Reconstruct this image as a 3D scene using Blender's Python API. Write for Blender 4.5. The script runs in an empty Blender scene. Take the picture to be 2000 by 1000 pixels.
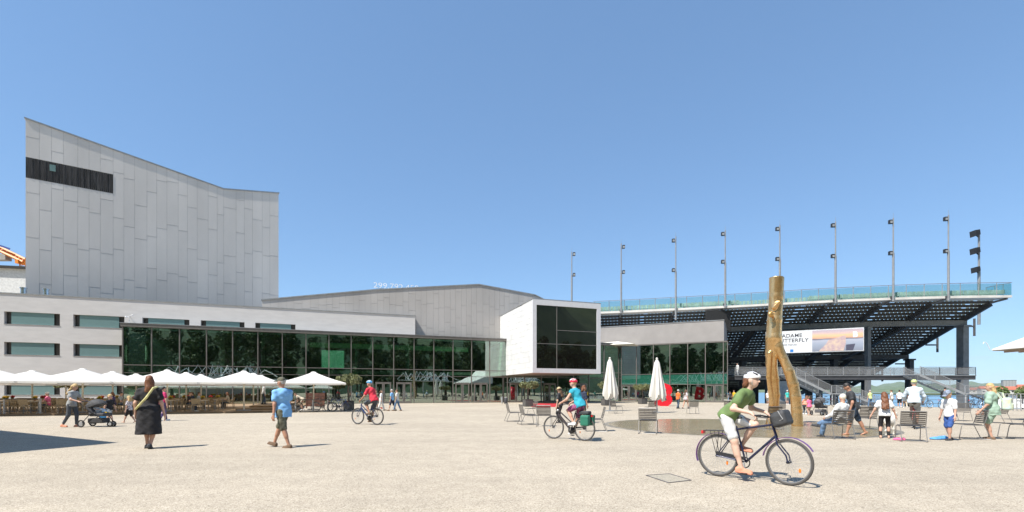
import bpy, bmesh, math, random
import numpy as np
from mathutils import Vector, Matrix
R = math.radians
random.seed(7)
S = bpy.context.scene
COL = S.collection

# ------------------------------------------------------------------ camera, world, sun, exposure
F, CX, CY, CAMH = 944.0, 1000.0, 766.0, 1.4          # photo: 2000 x 1000, lens 17 mm shifted up
cam = bpy.data.cameras.new('camera')
cam.sensor_width = 36.0
cam.lens = 36.0 * F / 2000.0
cam.shift_y = (CY - 500.0) / 2000.0
cam.clip_start, cam.clip_end = 0.1, 20000.0
cam_ob = bpy.data.objects.new('camera', cam)
COL.objects.link(cam_ob)
cam_ob.location = (0, 0, CAMH)
cam_ob.rotation_euler = (R(90), 0, 0)
S.camera = cam_ob

SUN_AZ = Vector((-0.76, -0.65, 0)).normalized()
SUN_EL = R(56)
sun = bpy.data.lights.new('sun', 'SUN')
sun.energy = 4.1
sun.angle = R(0.53)
sun.color = (1.0, 0.955, 0.885)
sun_ob = bpy.data.objects.new('sun', sun)
COL.objects.link(sun_ob)
sdir = (SUN_AZ * math.cos(SUN_EL) + Vector((0, 0, math.sin(SUN_EL))))
sun_ob.rotation_euler = sdir.to_track_quat('Z', 'Y').to_euler()
sun_ob.location = sdir * 60

wd = bpy.data.worlds.new('World')
S.world = wd
wd.use_nodes = True
nt = wd.node_tree
nt.nodes.clear()
sky = nt.nodes.new('ShaderNodeTexSky')
sky.sky_type = 'NISHITA'
sky.sun_disc = False
sky.sun_elevation = SUN_EL
sky.sun_rotation = math.atan2(SUN_AZ.x, SUN_AZ.y)
sky.altitude = 400
sky.air_density = 1.0
sky.dust_density = 0.15
sky.ozone_density = 1.0
bg = nt.nodes.new('ShaderNodeBackground')
bg.inputs['Strength'].default_value = 0.105
wout = nt.nodes.new('ShaderNodeOutputWorld')
# thin fair-weather cloud low over the horizon, all round
tc = nt.nodes.new('ShaderNodeTexCoord')
sep = nt.nodes.new('ShaderNodeSeparateXYZ')
nt.links.new(tc.outputs['Generated'], sep.inputs[0])
mp = nt.nodes.new('ShaderNodeMapping')
mp.inputs['Scale'].default_value = (9, 9, 42)
nt.links.new(tc.outputs['Generated'], mp.inputs[0])
nz = nt.nodes.new('ShaderNodeTexNoise')
nz.inputs['Scale'].default_value = 1.0
nz.inputs['Detail'].default_value = 6
nz.inputs['Roughness'].default_value = 0.55
nt.links.new(mp.outputs[0], nz.inputs['Vector'])
cr = nt.nodes.new('ShaderNodeMapRange')
cr.inputs[1].default_value, cr.inputs[2].default_value = 0.55, 0.78
nt.links.new(nz.outputs[0], cr.inputs[0])
hb = nt.nodes.new('ShaderNodeMapRange')
hb.inputs[1].default_value, hb.inputs[2].default_value = 0.17, 0.05
nt.links.new(sep.outputs[2], hb.inputs[0])
mu = nt.nodes.new('ShaderNodeMath'); mu.operation = 'MULTIPLY'
nt.links.new(cr.outputs[0], mu.inputs[0]); nt.links.new(hb.outputs[0], mu.inputs[1])
mu2 = nt.nodes.new('ShaderNodeMath'); mu2.operation = 'MULTIPLY'
nt.links.new(mu.outputs[0], mu2.inputs[0]); mu2.inputs[1].default_value = 0.45
mx = nt.nodes.new('ShaderNodeMix'); mx.data_type = 'RGBA'
nt.links.new(mu2.outputs[0], mx.inputs[0])
gm = nt.nodes.new('ShaderNodeGamma'); gm.inputs[1].default_value = 0.58
nt.links.new(sky.outputs[0], gm.inputs[0])
sc_ = nt.nodes.new('ShaderNodeMix'); sc_.data_type = 'RGBA'; sc_.blend_type = 'MULTIPLY'; sc_.inputs[0].default_value = 1.0
nt.links.new(gm.outputs[0], sc_.inputs[6]); sc_.inputs[7].default_value = (0.94, 1.32, 1.74, 1)
nt.links.new(sc_.outputs[2], mx.inputs[6])
mx.inputs[7].default_value = (3.4, 3.6, 3.9, 1)
nt.links.new(mx.outputs[2], bg.inputs['Color'])
nt.links.new(bg.outputs[0], wout.inputs[0])

vs = S.view_settings
vs.view_transform = 'Standard'
vs.look = 'None'
vs.exposure = 0.95
vs.gamma = 1.0
vs.use_curve_mapping = False
S.render.engine = 'CYCLES'
S.render.resolution_x, S.render.resolution_y = 1024, 512

# ------------------------------------------------------------------ helpers
def ray(px, py):
    return Vector(((px - CX) / F, 1.0, (CY - py) / F))

def gp(px, py, z=0.0):
    "ground point under a photo pixel"
    t = (CAMH - z) * F / (py - CY)
    return Vector(((px - CX) / F * t, t, z))

def at(px, py, Z):
    d = ray(px, py) * Z
    return Vector((d.x, d.y, d.z + CAMH))

class Frame:
    "vertical facade plane: local x runs right along the wall, local y into the building, z up"
    def __init__(self, vpx, d):
        u = Vector(((vpx - CX) / F, 1.0, 0.0)).normalized()
        if u.x < 0: u = -u
        self.u = u
        self.v = Vector((-u.y, u.x, 0))
        self.d = d
        self.O = self.v * d
        self.rz = math.atan2(u.y, u.x)
    def loc(self, px, py=CY, off=0.0):
        r = ray(px, py)
        t = (self.d + off) / r.dot(self.v)
        p = r * t
        return (p - self.O).dot(self.u), p.z + CAMH
    def x(self, px, off=0.0): return self.loc(px, CY, off)[0]
    def z(self, px, py, off=0.0): return self.loc(px, py, off)[1]
    def side(self, lx, px, py):
        "hit of a pixel on the plane local x = lx: (local y, z)"
        r = ray(px, py)
        t = (lx + self.O.dot(self.u)) / r.dot(self.u)
        p = r * t
        return (p - self.O).dot(self.v), p.z + CAMH
    def world(self, lx, ly, z=0.0):
        p = self.O + self.u * lx + self.v * ly
        return Vector((p.x, p.y, z))

def tag(o, label=None, cat=None, group=None, kind=None):
    if label: o['label'] = label
    if cat: o['category'] = cat
    if group: o['group'] = group
    if kind: o['kind'] = kind
    return o

def empty(name, loc=(0, 0, 0), rz=0.0, label=None, cat=None, group=None):
    o = bpy.data.objects.new(name, None)
    o.empty_display_size = 0.2
    COL.objects.link(o)
    o.location = loc
    o.rotation_euler = (0, 0, rz)
    return tag(o, label, cat, group)

def copy_tree(o, parent=None):
    c = o.copy()
    COL.objects.link(c)
    c.parent = parent
    for ch in list(o.children):
        copy_tree(ch, c)
    return c

class MB:
    "collects shapes; build() links them as one mesh object"
    def __init__(self):
        self.v = []; self.f = []; self.m = []
    def add(self, vs, fs, m=0):
        b = len(self.v)
        self.v += [tuple(p) for p in vs]
        self.f += [tuple(i + b for i in f) for f in fs]
        self.m += [m] * len(fs)
        return self
    def box(self, x0, x1, y0, y1, z0, z1, m=0):
        return self.add([(x0, y0, z0), (x1, y0, z0), (x1, y1, z0), (x0, y1, z0), (x0, y0, z1), (x1, y0, z1), (x1, y1, z1), (x0, y1, z1)],
                        [(0, 3, 2, 1), (4, 5, 6, 7), (0, 1, 5, 4), (1, 2, 6, 5), (2, 3, 7, 6), (3, 0, 4, 7)], m)
    def prism(self, poly, y0, y1, m=0):
        "poly: (x, z) counter-clockwise seen from -y, extruded y0..y1"
        n = len(poly)
        vs = [(x, y0, z) for x, z in poly] + [(x, y1, z) for x, z in poly]
        fs = [tuple(range(n)), tuple(range(2 * n - 1, n - 1, -1))]
        for i in range(n):
            j = (i + 1) % n
            fs.append((i, i + n, j + n, j))
        return self.add(vs, fs, m)
    def slab(self, poly, z0, z1, m=0):
        "poly: (x, y) counter-clockwise from above"
        n = len(poly)
        vs = [(x, y, z1) for x, y in poly] + [(x, y, z0) for x, y in poly]
        fs = [tuple(range(n)), tuple(range(2 * n - 1, n - 1, -1))]
        for i in range(n):
            j = (i + 1) % n
            fs.append((i, i + n, j + n, j))
        return self.add(vs, fs, m)
    def tube(self, pts, r, seg=8, m=0, closed=False):
        pts = [Vector(p) for p in pts]
        n = len(pts)
        rs = r if isinstance(r, (list, tuple)) else [r] * n
        rings = []
        ref = None
        for i, p in enumerate(pts):
            if closed:
                t = pts[(i + 1) % n] - pts[i - 1]
            else:
                t = pts[min(i + 1, n - 1)] - pts[max(i - 1, 0)]
            t.normalize()
            if ref is None:
                a = Vector((0, 0, 1)) if abs(t.z) < 0.9 else Vector((1, 0, 0))
                ref = t.cross(a).normalized()
            else:
                ref = (ref - t * ref.dot(t))
                if ref.length < 1e-6: ref = t.orthogonal()
                ref.normalize()
            b = t.cross(ref)
            rings.append([p + (ref * math.cos(2 * math.pi * k / seg) + b * math.sin(2 * math.pi * k / seg)) * rs[i] for k in range(seg)])
        vs = [q for rg in rings for q in rg]
        fs = []
        for i in range(n if closed else n - 1):
            a = i * seg; c = ((i + 1) % n) * seg
            for k in range(seg):
                k2 = (k + 1) % seg
                fs.append((a + k, a + k2, c + k2, c + k))
        if not closed:
            fs.append(tuple(range(seg - 1, -1, -1)))
            fs.append(tuple((n - 1) * seg + k for k in range(seg)))
        return self.add(vs, fs, m)
    def bar(self, p0, p1, w, h, m=0, up=(0, 0, 1)):
        "rectangular bar from p0 to p1, w across, h along up"
        p0, p1 = Vector(p0), Vector(p1)
        t = (p1 - p0).normalized()
        u = Vector(up)
        s = t.cross(u)
        if s.length < 1e-5: s = t.orthogonal()
        s.normalize()
        u = s.cross(t).normalized()
        vs = []
        for p in (p0, p1):
            for a, b in ((-1, -1), (1, -1), (1, 1), (-1, 1)):
                vs.append(p + s * (a * w / 2) + u * (b * h / 2))
        return self.add(vs, [(0, 1, 2, 3), (7, 6, 5, 4), (0, 4, 5, 1), (1, 5, 6, 2), (2, 6, 7, 3), (3, 7, 4, 0)], m)
    def lathe(self, prof, seg=16, c=(0, 0, 0), m=0):
        "prof: (r, z) bottom to top"
        vs = []
        for r, z in prof:
            for k in range(seg):
                a = 2 * math.pi * k / seg
                vs.append((c[0] + r * math.cos(a), c[1] + r * math.sin(a), c[2] + z))
        fs = []
        for i in range(len(prof) - 1):
            for k in range(seg):
                k2 = (k + 1) % seg
                fs.append((i * seg + k, i * seg + k2, (i + 1) * seg + k2, (i + 1) * seg + k))
        fs.append(tuple(range(seg - 1, -1, -1)))
        fs.append(tuple((len(prof) - 1) * seg + k for k in range(seg)))
        return self.add(vs, fs, m)
    def torus(self, c, Rr, r, axis='x', seg=32, sub=8, m=0):
        c = Vector(c)
        pts = []
        for i in range(seg):
            a = 2 * math.pi * i / seg
            if axis == 'x': pts.append(c + Vector((0, math.cos(a) * Rr, math.sin(a) * Rr)))
            elif axis == 'y': pts.append(c + Vector((math.cos(a) * Rr, 0, math.sin(a) * Rr)))
            else: pts.append(c + Vector((math.cos(a) * Rr, math.sin(a) * Rr, 0)))
        return self.tube(pts, r, sub, m, closed=True)
    def ball(self, c, r, seg=10, rings=7, m=0):
        c = Vector(c)
        rr = r if isinstance(r, (tuple, list)) else (r, r, r)
        prof = []
        vs = []
        for i in range(rings + 1):
            a = -math.pi / 2 + math.pi * i / rings
            ca = max(math.cos(a), 0.02)
            for k in range(seg):
                b = 2 * math.pi * k / seg
                vs.append((c.x + rr[0] * ca * math.cos(b), c.y + rr[1] * ca * math.sin(b), c.z + rr[2] * math.sin(a)))
        fs = []
        for i in range(rings):
            for k in range(seg):
                k2 = (k + 1) % seg
                fs.append((i * seg + k, i * seg + k2, (i + 1) * seg + k2, (i + 1) * seg + k))
        return self.add(vs, fs, m)
    def mesh(self, name):
        me = bpy.data.meshes.new(name)
        me.from_pydata(self.v, [], self.f)
        return me
    def build(self, name, mat, parent=None, smooth=False, loc=None, rz=None):
        me = self.mesh(name)
        mats = mat if isinstance(mat, (list, tuple)) else [mat]
        for mm in mats: me.materials.append(mm)
        if len(mats) > 1: me.polygons.foreach_set('material_index', self.m)
        if smooth: 
            me.polygons.foreach_set('use_smooth', [True] * len(me.polygons))
            try: me.set_sharp_from_angle(angle=R(40))
            except Exception: pass
        me.update()
        return link(name, me, parent, loc, rz)

def link(name, me, parent=None, loc=None, rz=None):
    o = bpy.data.objects.new(name, me)
    COL.objects.link(o)
    if parent is not None: o.parent = parent
    if loc is not None: o.location = loc
    if rz is not None: o.rotation_euler = (0, 0, rz)
    return o

def struct(name, mb, mat, smooth=False):
    return tag(mb.build(name, mat, None, smooth), kind='structure')

def holed(mb, x0, x1, z0, z1, holes, y0, y1):
    "a wall slab with rectangular openings (x0, x1, z0, z1)"
    xs = sorted({x0, x1, *[min(max(h[i], x0), x1) for h in holes for i in (0, 1)]})
    zs = sorted({z0, z1, *[min(max(h[i], z0), z1) for h in holes for i in (2, 3)]})
    def solid(a, b):
        if a < 0 or b < 0 or a >= len(xs) - 1 or b >= len(zs) - 1: return False
        cx, cz = (xs[a] + xs[a + 1]) / 2, (zs[b] + zs[b + 1]) / 2
        return not any(h[0] < cx < h[1] and h[2] < cz < h[3] for h in holes)
    for a in range(len(xs) - 1):
        for b in range(len(zs) - 1):
            if not solid(a, b): continue
            A, B, Cc, D = xs[a], xs[a + 1], zs[b], zs[b + 1]
            vs = [(A, y0, Cc), (B, y0, Cc), (B, y0, D), (A, y0, D), (A, y1, Cc), (B, y1, Cc), (B, y1, D), (A, y1, D)]
            fs = [(0, 1, 2, 3), (7, 6, 5, 4)]
            if not solid(a - 1, b): fs.append((0, 3, 7, 4))
            if not solid(a + 1, b): fs.append((1, 5, 6, 2))
            if not solid(a, b - 1): fs.append((0, 4, 5, 1))
            if not solid(a, b + 1): fs.append((3, 2, 6, 7))
            mb.add(vs, fs)
    return mb

# ------------------------------------------------------------------ materials
MATS = {}
def M(name, col=(0.5, 0.5, 0.5), rough=0.6, metal=0.0, var=0.08, scale=3.0, bump=0.0, bscale=40.0, rnd=0.0, spec=0.5, stretch=(1, 1, 1), col2=None, detail=5.0, ior=None):
    if name in MATS: return MATS[name]
    m = bpy.data.materials.new(name)
    m.use_nodes = True
    t = m.node_tree
    b = t.nodes['Principled BSDF']
    b.inputs['Roughness'].default_value = rough
    b.inputs['Metallic'].default_value = metal
    b.inputs['Specular IOR Level'].default_value = spec
    if ior: b.inputs['IOR'].default_value = ior
    geo = t.nodes.new('ShaderNodeNewGeometry')
    mpn = t.nodes.new('ShaderNodeMapping')
    mpn.inputs['Scale'].default_value = stretch
    t.links.new(geo.outputs['Position'], mpn.inputs[0])
    n = t.nodes.new('ShaderNodeTexNoise')
    n.inputs['Scale'].default_value = scale
    n.inputs['Detail'].default_value = detail
    t.links.new(mpn.outputs[0], n.inputs['Vector'])
    mr = t.nodes.new('ShaderNodeMapRange')
    mr.inputs[1].default_value, mr.inputs[2].default_value = 0.3, 0.7
    t.links.new(n.outputs[0], mr.inputs[0])
    c2 = col2 if col2 else tuple(c * (1 - 2 * var) for c in col)
    c1 = col if col2 else tuple(min(c * (1 + var), 1) for c in col)
    mix = t.nodes.new('ShaderNodeMix'); mix.data_type = 'RGBA'
    mix.inputs[6].default_value = (*c2, 1)
    mix.inputs[7].default_value = (*c1, 1)
    t.links.new(mr.outputs[0], mix.inputs[0])
    out = mix.outputs[2]
    if rnd:
        oi = t.nodes.new('ShaderNodeObjectInfo')
        r2 = t.nodes.new('ShaderNodeMapRange')
        r2.inputs[3].default_value, r2.inputs[4].default_value = 1 - rnd, 1 + rnd
        t.links.new(oi.outputs['Random'], r2.inputs[0])
        hs = t.nodes.new('ShaderNodeHueSaturation')
        t.links.new(r2.outputs[0], hs.inputs['Value'])
        t.links.new(out, hs.inputs['Color'])
        out = hs.outputs[0]
    t.links.new(out, b.inputs['Base Color'])
    if bump:
        n2 = t.nodes.new('ShaderNodeTexNoise')
        n2.inputs['Scale'].default_value = bscale
        n2.inputs['Detail'].default_value = 3
        t.links.new(geo.outputs['Position'], n2.inputs['Vector'])
        bp = t.nodes.new('ShaderNodeBump')
        bp.inputs['Strength'].default_value = bump
        bp.inputs['Distance'].default_value = 0.02
        t.links.new(n2.outputs[0], bp.inputs['Height'])
        t.links.new(bp.outputs[0], b.inputs['Normal'])
    MATS[name] = m
    return m

def glass_mat(name, tint, refl=0.22, rough=0.0, opaque=None):
    "coated facade glass: tinted see-through plus a mirror share rising at grazing angles; opaque = dark body colour"
    m = bpy.data.materials.new(name); m.use_nodes = True
    t = m.node_tree; t.nodes.clear()
    o = t.nodes.new('ShaderNodeOutputMaterial')
    if opaque is None:
        tr = t.nodes.new('ShaderNodeBsdfTransparent'); tr.inputs[0].default_value = (*tint, 1)
    else:
        tr = t.nodes.new('ShaderNodeBsdfDiffuse'); tr.inputs[0].default_value = (*opaque, 1)
    gl = t.nodes.new('ShaderNodeBsdfGlossy'); gl.inputs['Roughness'].default_value = rough
    gl.inputs[0].default_value = (0.9, 0.97, 0.93, 1)
    lw = t.nodes.new('ShaderNodeLayerWeight'); lw.inputs[0].default_value = 0.25
    mr = t.nodes.new('ShaderNodeMapRange')
    mr.inputs[3].default_value, mr.inputs[4].default_value = refl, 0.95
    t.links.new(lw.outputs['Fresnel'], mr.inputs[0])
    mxn = t.nodes.new('ShaderNodeMixShader')
    t.links.new(mr.outputs[0], mxn.inputs[0])
    t.links.new(tr.outputs[0], mxn.inputs[1]); t.links.new(gl.outputs[0], mxn.inputs[2])
    # panes are never perfectly flat
    geo = t.nodes.new('ShaderNodeNewGeometry')
    n = t.nodes.new('ShaderNodeTexNoise'); n.inputs['Scale'].default_value = 0.5; n.inputs['Detail'].default_value = 1
    t.links.new(geo.outputs['Position'], n.inputs['Vector'])
    bp = t.nodes.new('ShaderNodeBump'); bp.inputs['Strength'].default_value = 0.06; bp.inputs['Distance'].default_value = 0.05
    t.links.new(n.outputs[0], bp.inputs['Height']); t.links.new(bp.outputs[0], gl.inputs['Normal'])
    t.links.new(mxn.outputs[0], o.inputs[0])
    MATS[name] = m
    return m

def text_mesh(s, size, depth=0.0, align='LEFT', bold=0.0, spacing=1.0):
    cu = bpy.data.curves.new('lettering', 'FONT')
    cu.body = s; cu.size = size; cu.extrude = depth; cu.align_x = align; cu.offset = bold; cu.space_character = spacing
    cu.resolution_u = 3
    o = bpy.data.objects.new('lettering', cu)
    COL.objects.link(o)
    dg = bpy.context.evaluated_depsgraph_get()
    me = bpy.data.meshes.new_from_object(o.evaluated_get(dg))
    bpy.data.objects.remove(o)
    return me
# ------------------------------------------------------------------ setting: plaza, quay, lake, far shore
def ground_mat():
    m = bpy.data.materials.new('exposed_aggregate'); m.use_nodes = True
    t = m.node_tree; b = t.nodes['Principled BSDF']
    b.inputs['Roughness'].default_value = 0.9
    b.inputs['Specular IOR Level'].default_value = 0.2
    geo = t.nodes.new('ShaderNodeNewGeometry')
    def noise(sc, det=4):
        n = t.nodes.new('ShaderNodeTexNoise'); n.inputs['Scale'].default_value = sc; n.inputs['Detail'].default_value = det
        t.links.new(geo.outputs['Position'], n.inputs['Vector']); return n
    v = t.nodes.new('ShaderNodeTexVoronoi'); v.inputs['Scale'].default_value = 80
    t.links.new(geo.outputs['Position'], v.inputs['Vector'])
    sp = t.nodes.new('ShaderNodeSeparateColor'); t.links.new(v.outputs['Color'], sp.inputs[0])
    ramp = t.nodes.new('ShaderNodeValToRGB')
    e = ramp.color_ramp.elements
    e[0].position = 0.0; e[0].color = (0.13, 0.108, 0.08, 1)
    e[1].position = 1.0; e[1].color = (0.53, 0.47, 0.38, 1)
    for p, c in ((0.10, (0.29, 0.25, 0.19)), (0.28, (0.36, 0.308, 0.238)), (0.7, (0.41, 0.352, 0.272))):
        k = e.new(p); k.color = (*c, 1)
    t.links.new(sp.outputs[0], ramp.inputs[0])
    big = noise(0.16, 6)
    mid = noise(2.3, 5)
    mr = t.nodes.new('ShaderNodeMapRange'); mr.inputs[1].default_value, mr.inputs[2].default_value, mr.inputs[3].default_value, mr.inputs[4].default_value = 0.3, 0.7, 0.90, 1.08
    t.links.new(big.outputs[0], mr.inputs[0])
    mr2 = t.nodes.new('ShaderNodeMapRange'); mr2.inputs[1].default_value, mr2.inputs[2].default_value, mr2.inputs[3].default_value, mr2.inputs[4].default_value = 0.3, 0.7, 0.93, 1.07
    t.links.new(mid.outputs[0], mr2.inputs[0])
    mm = t.nodes.new('ShaderNodeMath'); mm.operation = 'MULTIPLY'
    t.links.new(mr.outputs[0], mm.inputs[0]); t.links.new(mr2.outputs[0], mm.inputs[1])
    # worn lanes and faint tyre streaks
    mps = t.nodes.new('ShaderNodeMapping'); mps.inputs['Rotation'].default_value = (0, 0, 0.5); mps.inputs['Scale'].default_value = (0.05, 1.1, 1)
    t.links.new(geo.outputs['Position'], mps.inputs[0])
    ns = t.nodes.new('ShaderNodeTexNoise'); ns.inputs['Scale'].default_value = 1.0; ns.inputs['Detail'].default_value = 4
    t.links.new(mps.outputs[0], ns.inputs['Vector'])
    mr3 = t.nodes.new('ShaderNodeMapRange'); mr3.inputs[1].default_value, mr3.inputs[2].default_value, mr3.inputs[3].default_value, mr3.inputs[4].default_value = 0.28, 0.6, 0.93, 1.02
    t.links.new(ns.outputs[0], mr3.inputs[0])
    mm2 = t.nodes.new('ShaderNodeMath'); mm2.operation = 'MULTIPLY'
    t.links.new(mm.outputs[0], mm2.inputs[0]); t.links.new(mr3.outputs[0], mm2.inputs[1]); mm = mm2
    hs = t.nodes.new('ShaderNodeHueSaturation')
    t.links.new(ramp.outputs[0], hs.inputs['Color']); t.links.new(mm.outputs[0], hs.inputs['Value'])
    t.links.new(hs.outputs[0], b.inputs['Base Color'])
    bp = t.nodes.new('ShaderNodeBump'); bp.inputs['Strength'].default_value = 0.5; bp.inputs['Distance'].default_value = 0.006
    t.links.new(v.outputs['Distance'], bp.inputs['Height']); bp.invert = True
    t.links.new(bp.outputs[0], b.inputs['Normal'])
    return m

def water_mat(name, col, scale, strength, rough=0.03):
    m = M(name, col, rough, 0, 0.1, 0.3, ior=1.33)
    t = m.node_tree; b = t.nodes['Principled BSDF']
    geo = t.nodes.new('ShaderNodeNewGeometry')
    n = t.nodes.new('ShaderNodeTexNoise'); n.inputs['Scale'].default_value = scale; n.inputs['Detail'].default_value = 4
    t.links.new(geo.outputs['Position'], n.inputs['Vector'])
    bp = t.nodes.new('ShaderNodeBump'); bp.inputs['Strength'].default_value = strength; bp.inputs['Distance'].default_value = 0.05
    t.links.new(n.outputs[0], bp.inputs['Height']); t.links.new(bp.outputs[0], b.inputs['Normal'])
    return m

struct('plaza', MB().slab([(-2500, -2500), (2500, -2500), (2500, -900), (120, -60), (60, 12), (44, 38), (41, 42), (31.5, 60), (31.0, 66.8), (31.0, 100), (0, 2500), (-2500, 2500)], -2, 0), ground_mat())
struct('lower_quay', MB().slab([(31.6, 63), (31.6, 60), (41.1, 42), (44.1, 38), (60.1, 12), (120, -55), (200, -55), (200, 63)], -1.6, -0.7), M('quay_concrete', (0.33, 0.31, 0.28), 0.9))
struct('lake', MB().slab([(31.02, 40), (9000, 40), (9000, 9000), (31.02, 9000)], -1.6, -1.2), water_mat('lake_water', (0.05, 0.17, 0.30), 0.9, 0.9, 0.18))

def far_hills():
    forest = M('far_forest', (0.06, 0.10, 0.06), 0.95, 0, 0.3, 0.02, col2=(0.15, 0.19, 0.10))
    rng = random.Random(3)
    for name, Y0, Y1, zmax, seed in (('shore_woods', 3600, 3900, 50, 1), ('far_hills', 5200, 7500, 190, 2), ('distant_ridge', 9500, 12500, 300, 5)):
        mb = MB(); n = 150; rows = 7
        ph = [rng.uniform(0, 6.28) for _ in range(8)]
        for j in range(rows):
            f = j / (rows - 1)
            Y = Y0 + (Y1 - Y0) * f
            for i in range(n):
                px = 1330 + 900 * i / (n - 1)
                a = px / 60.0
                h = 0.55 + 0.22 * math.sin(a * 0.9 + ph[0] + f) + 0.16 * math.sin(a * 2.1 + ph[1] + 2 * f) + 0.08 * math.sin(a * 5.3 + ph[2]) + 0.05 * math.sin(a * 11 + ph[3])
                if seed == 1: h = 0.55 + 0.1 * math.sin(a * 3 + ph[0]) + 0.10 * rng.random()
                if seed == 1 and px > 1760: h *= max(0.35, 1 - (px - 1760) / 150)
                if seed == 2: h *= 1.0 if px < 1740 else max(0.5, 1 - (px - 1740) / 330)
                h *= 1 + 0.10 * rng.uniform(-1, 1) * (seed < 3)
                z = -3 + zmax * max(h, 0.05) * math.sin(min(1, f * 1.5 + 0.02) * math.pi / 2)
                mb.v.append(((px - CX) / F * Y, Y, z))
        for j in range(rows - 1):
            for i in range(n - 1):
                mb.f.append((j * n + i, j * n + i + 1, (j + 1) * n + i + 1, (j + 1) * n + i)); mb.m.append(0)
        struct(name, mb, forest, True)
far_hills()

# ------------------------------------------------------------------ building materials
plaster = M('pale_plaster', (0.60, 0.58, 0.56), 0.9, 0, 0.035, 0.8, stretch=(1, 1, 4), bump=0.05, bscale=30)
core_dark = M('dark_joint', (0.30, 0.295, 0.29), 0.9)
panel_grey = M('grey_cladding_panel', (0.71, 0.675, 0.635), 0.55, 0, 0.05, 0.3, rnd=0.03, spec=0.4, stretch=(1, 1, 0.3))
panel_hall = M('warm_grey_cladding_panel', (0.43, 0.41, 0.39), 0.55, 0, 0.06, 0.35, rnd=0.03, spec=0.4, stretch=(1, 1, 0.35))
tile_white = M('pale_box_tile', (0.66, 0.665, 0.66), 0.55, 0, 0.06, 0.9, rnd=0.05)
frame_white = M('pale_box_frame', (0.62, 0.63, 0.65), 0.45, 0, 0.03)
coping_m = M('zinc_coping', (0.42, 0.43, 0.44), 0.4, 0.6)
alu_dark = M('dark_aluminium', (0.07, 0.065, 0.06), 0.4, 0.3)
alu_mid = M('brown_grey_aluminium', (0.21, 0.195, 0.18), 0.4, 0.4)
glass_f = glass_mat('green_foyer_glass', (0.42, 0.62, 0.50), 0.30)
glass_dk = glass_mat('dark_box_glass', None, 0.12, opaque=(0.008, 0.007, 0.006))
glass_teal = glass_mat('teal_screen_glass', None, 0.10, 0.15, opaque=(0.17, 0.27, 0.27))
glass_band = glass_mat('green_spandrel_glass', None, 0.20, opaque=(0.02, 0.11, 0.075))
glass_lit = glass_mat('pale_green_glass', None, 0.22, opaque=(0.16, 0.33, 0.24))
interior = M('interior_plaster', (0.55, 0.58, 0.54), 0.9)
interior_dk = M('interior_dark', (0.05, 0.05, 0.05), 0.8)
floor_in = M('interior_floor', (0.18, 0.17, 0.15), 0.5)
wood_dark = M('weathered_dark_plank', (0.055, 0.052, 0.05), 0.85, 0, 0.35, 1.2, rnd=0.3, stretch=(6, 6, 0.5))
soffit_m = M('brown_soffit', (0.36, 0.29, 0.25), 0.7)

def glow_mat(name, col, st):
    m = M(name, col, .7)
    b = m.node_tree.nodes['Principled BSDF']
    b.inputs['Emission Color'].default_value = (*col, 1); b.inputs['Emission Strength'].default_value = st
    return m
FM = Frame(3500, 61.8)

def panels(root, xs, top, zb, mat, hmin, hmax, rng, skip=None, y=-0.036, zmin_fn=None, gap=0.008, seams=None):
    "cladding in staggered columns; each panel a thin plate, its foot a touch proud of the one below"
    for c in range(len(xs) - 1):
        a, b = xs[c] + gap, xs[c + 1] - gap
        lo = zmin_fn(c) if zmin_fn else zb
        segs = [(lo, None)]
        if skip and skip[0] <= (a + b) / 2 <= skip[1]:
            segs = [(lo, skip[2]), (skip[3], None)]
        for s0, s1 in segs:
            ztop = min(top(a), top(b)) if s1 is None else s1
            z = s0
            first = True
            while z < ztop - 0.05:
                h = rng.uniform(hmin, hmax)
                if first: h *= rng.uniform(0.3, 1.0); first = False
                z1 = z + h
                last = z1 > ztop - 0.6
                if last:
                    ta, tb = (top(a), top(b)) if s1 is None else (s1, s1)
                else: ta = tb = z1 - gap * 2
                mb = MB()
                mb.add([(a, y, z), (b, y, z), (b, y + 0.008, tb), (a, y + 0.008, ta), (a, 0, z), (b, 0, z), (b, 0, tb), (a, 0, ta)],
                       [(0, 1, 2, 3), (0, 3, 7, 4), (1, 5, 6, 2), (0, 4, 5, 1), (3, 2, 6, 7)])
                mb.build('panel', mat, root)
                if last: break
                z = z1

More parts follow.
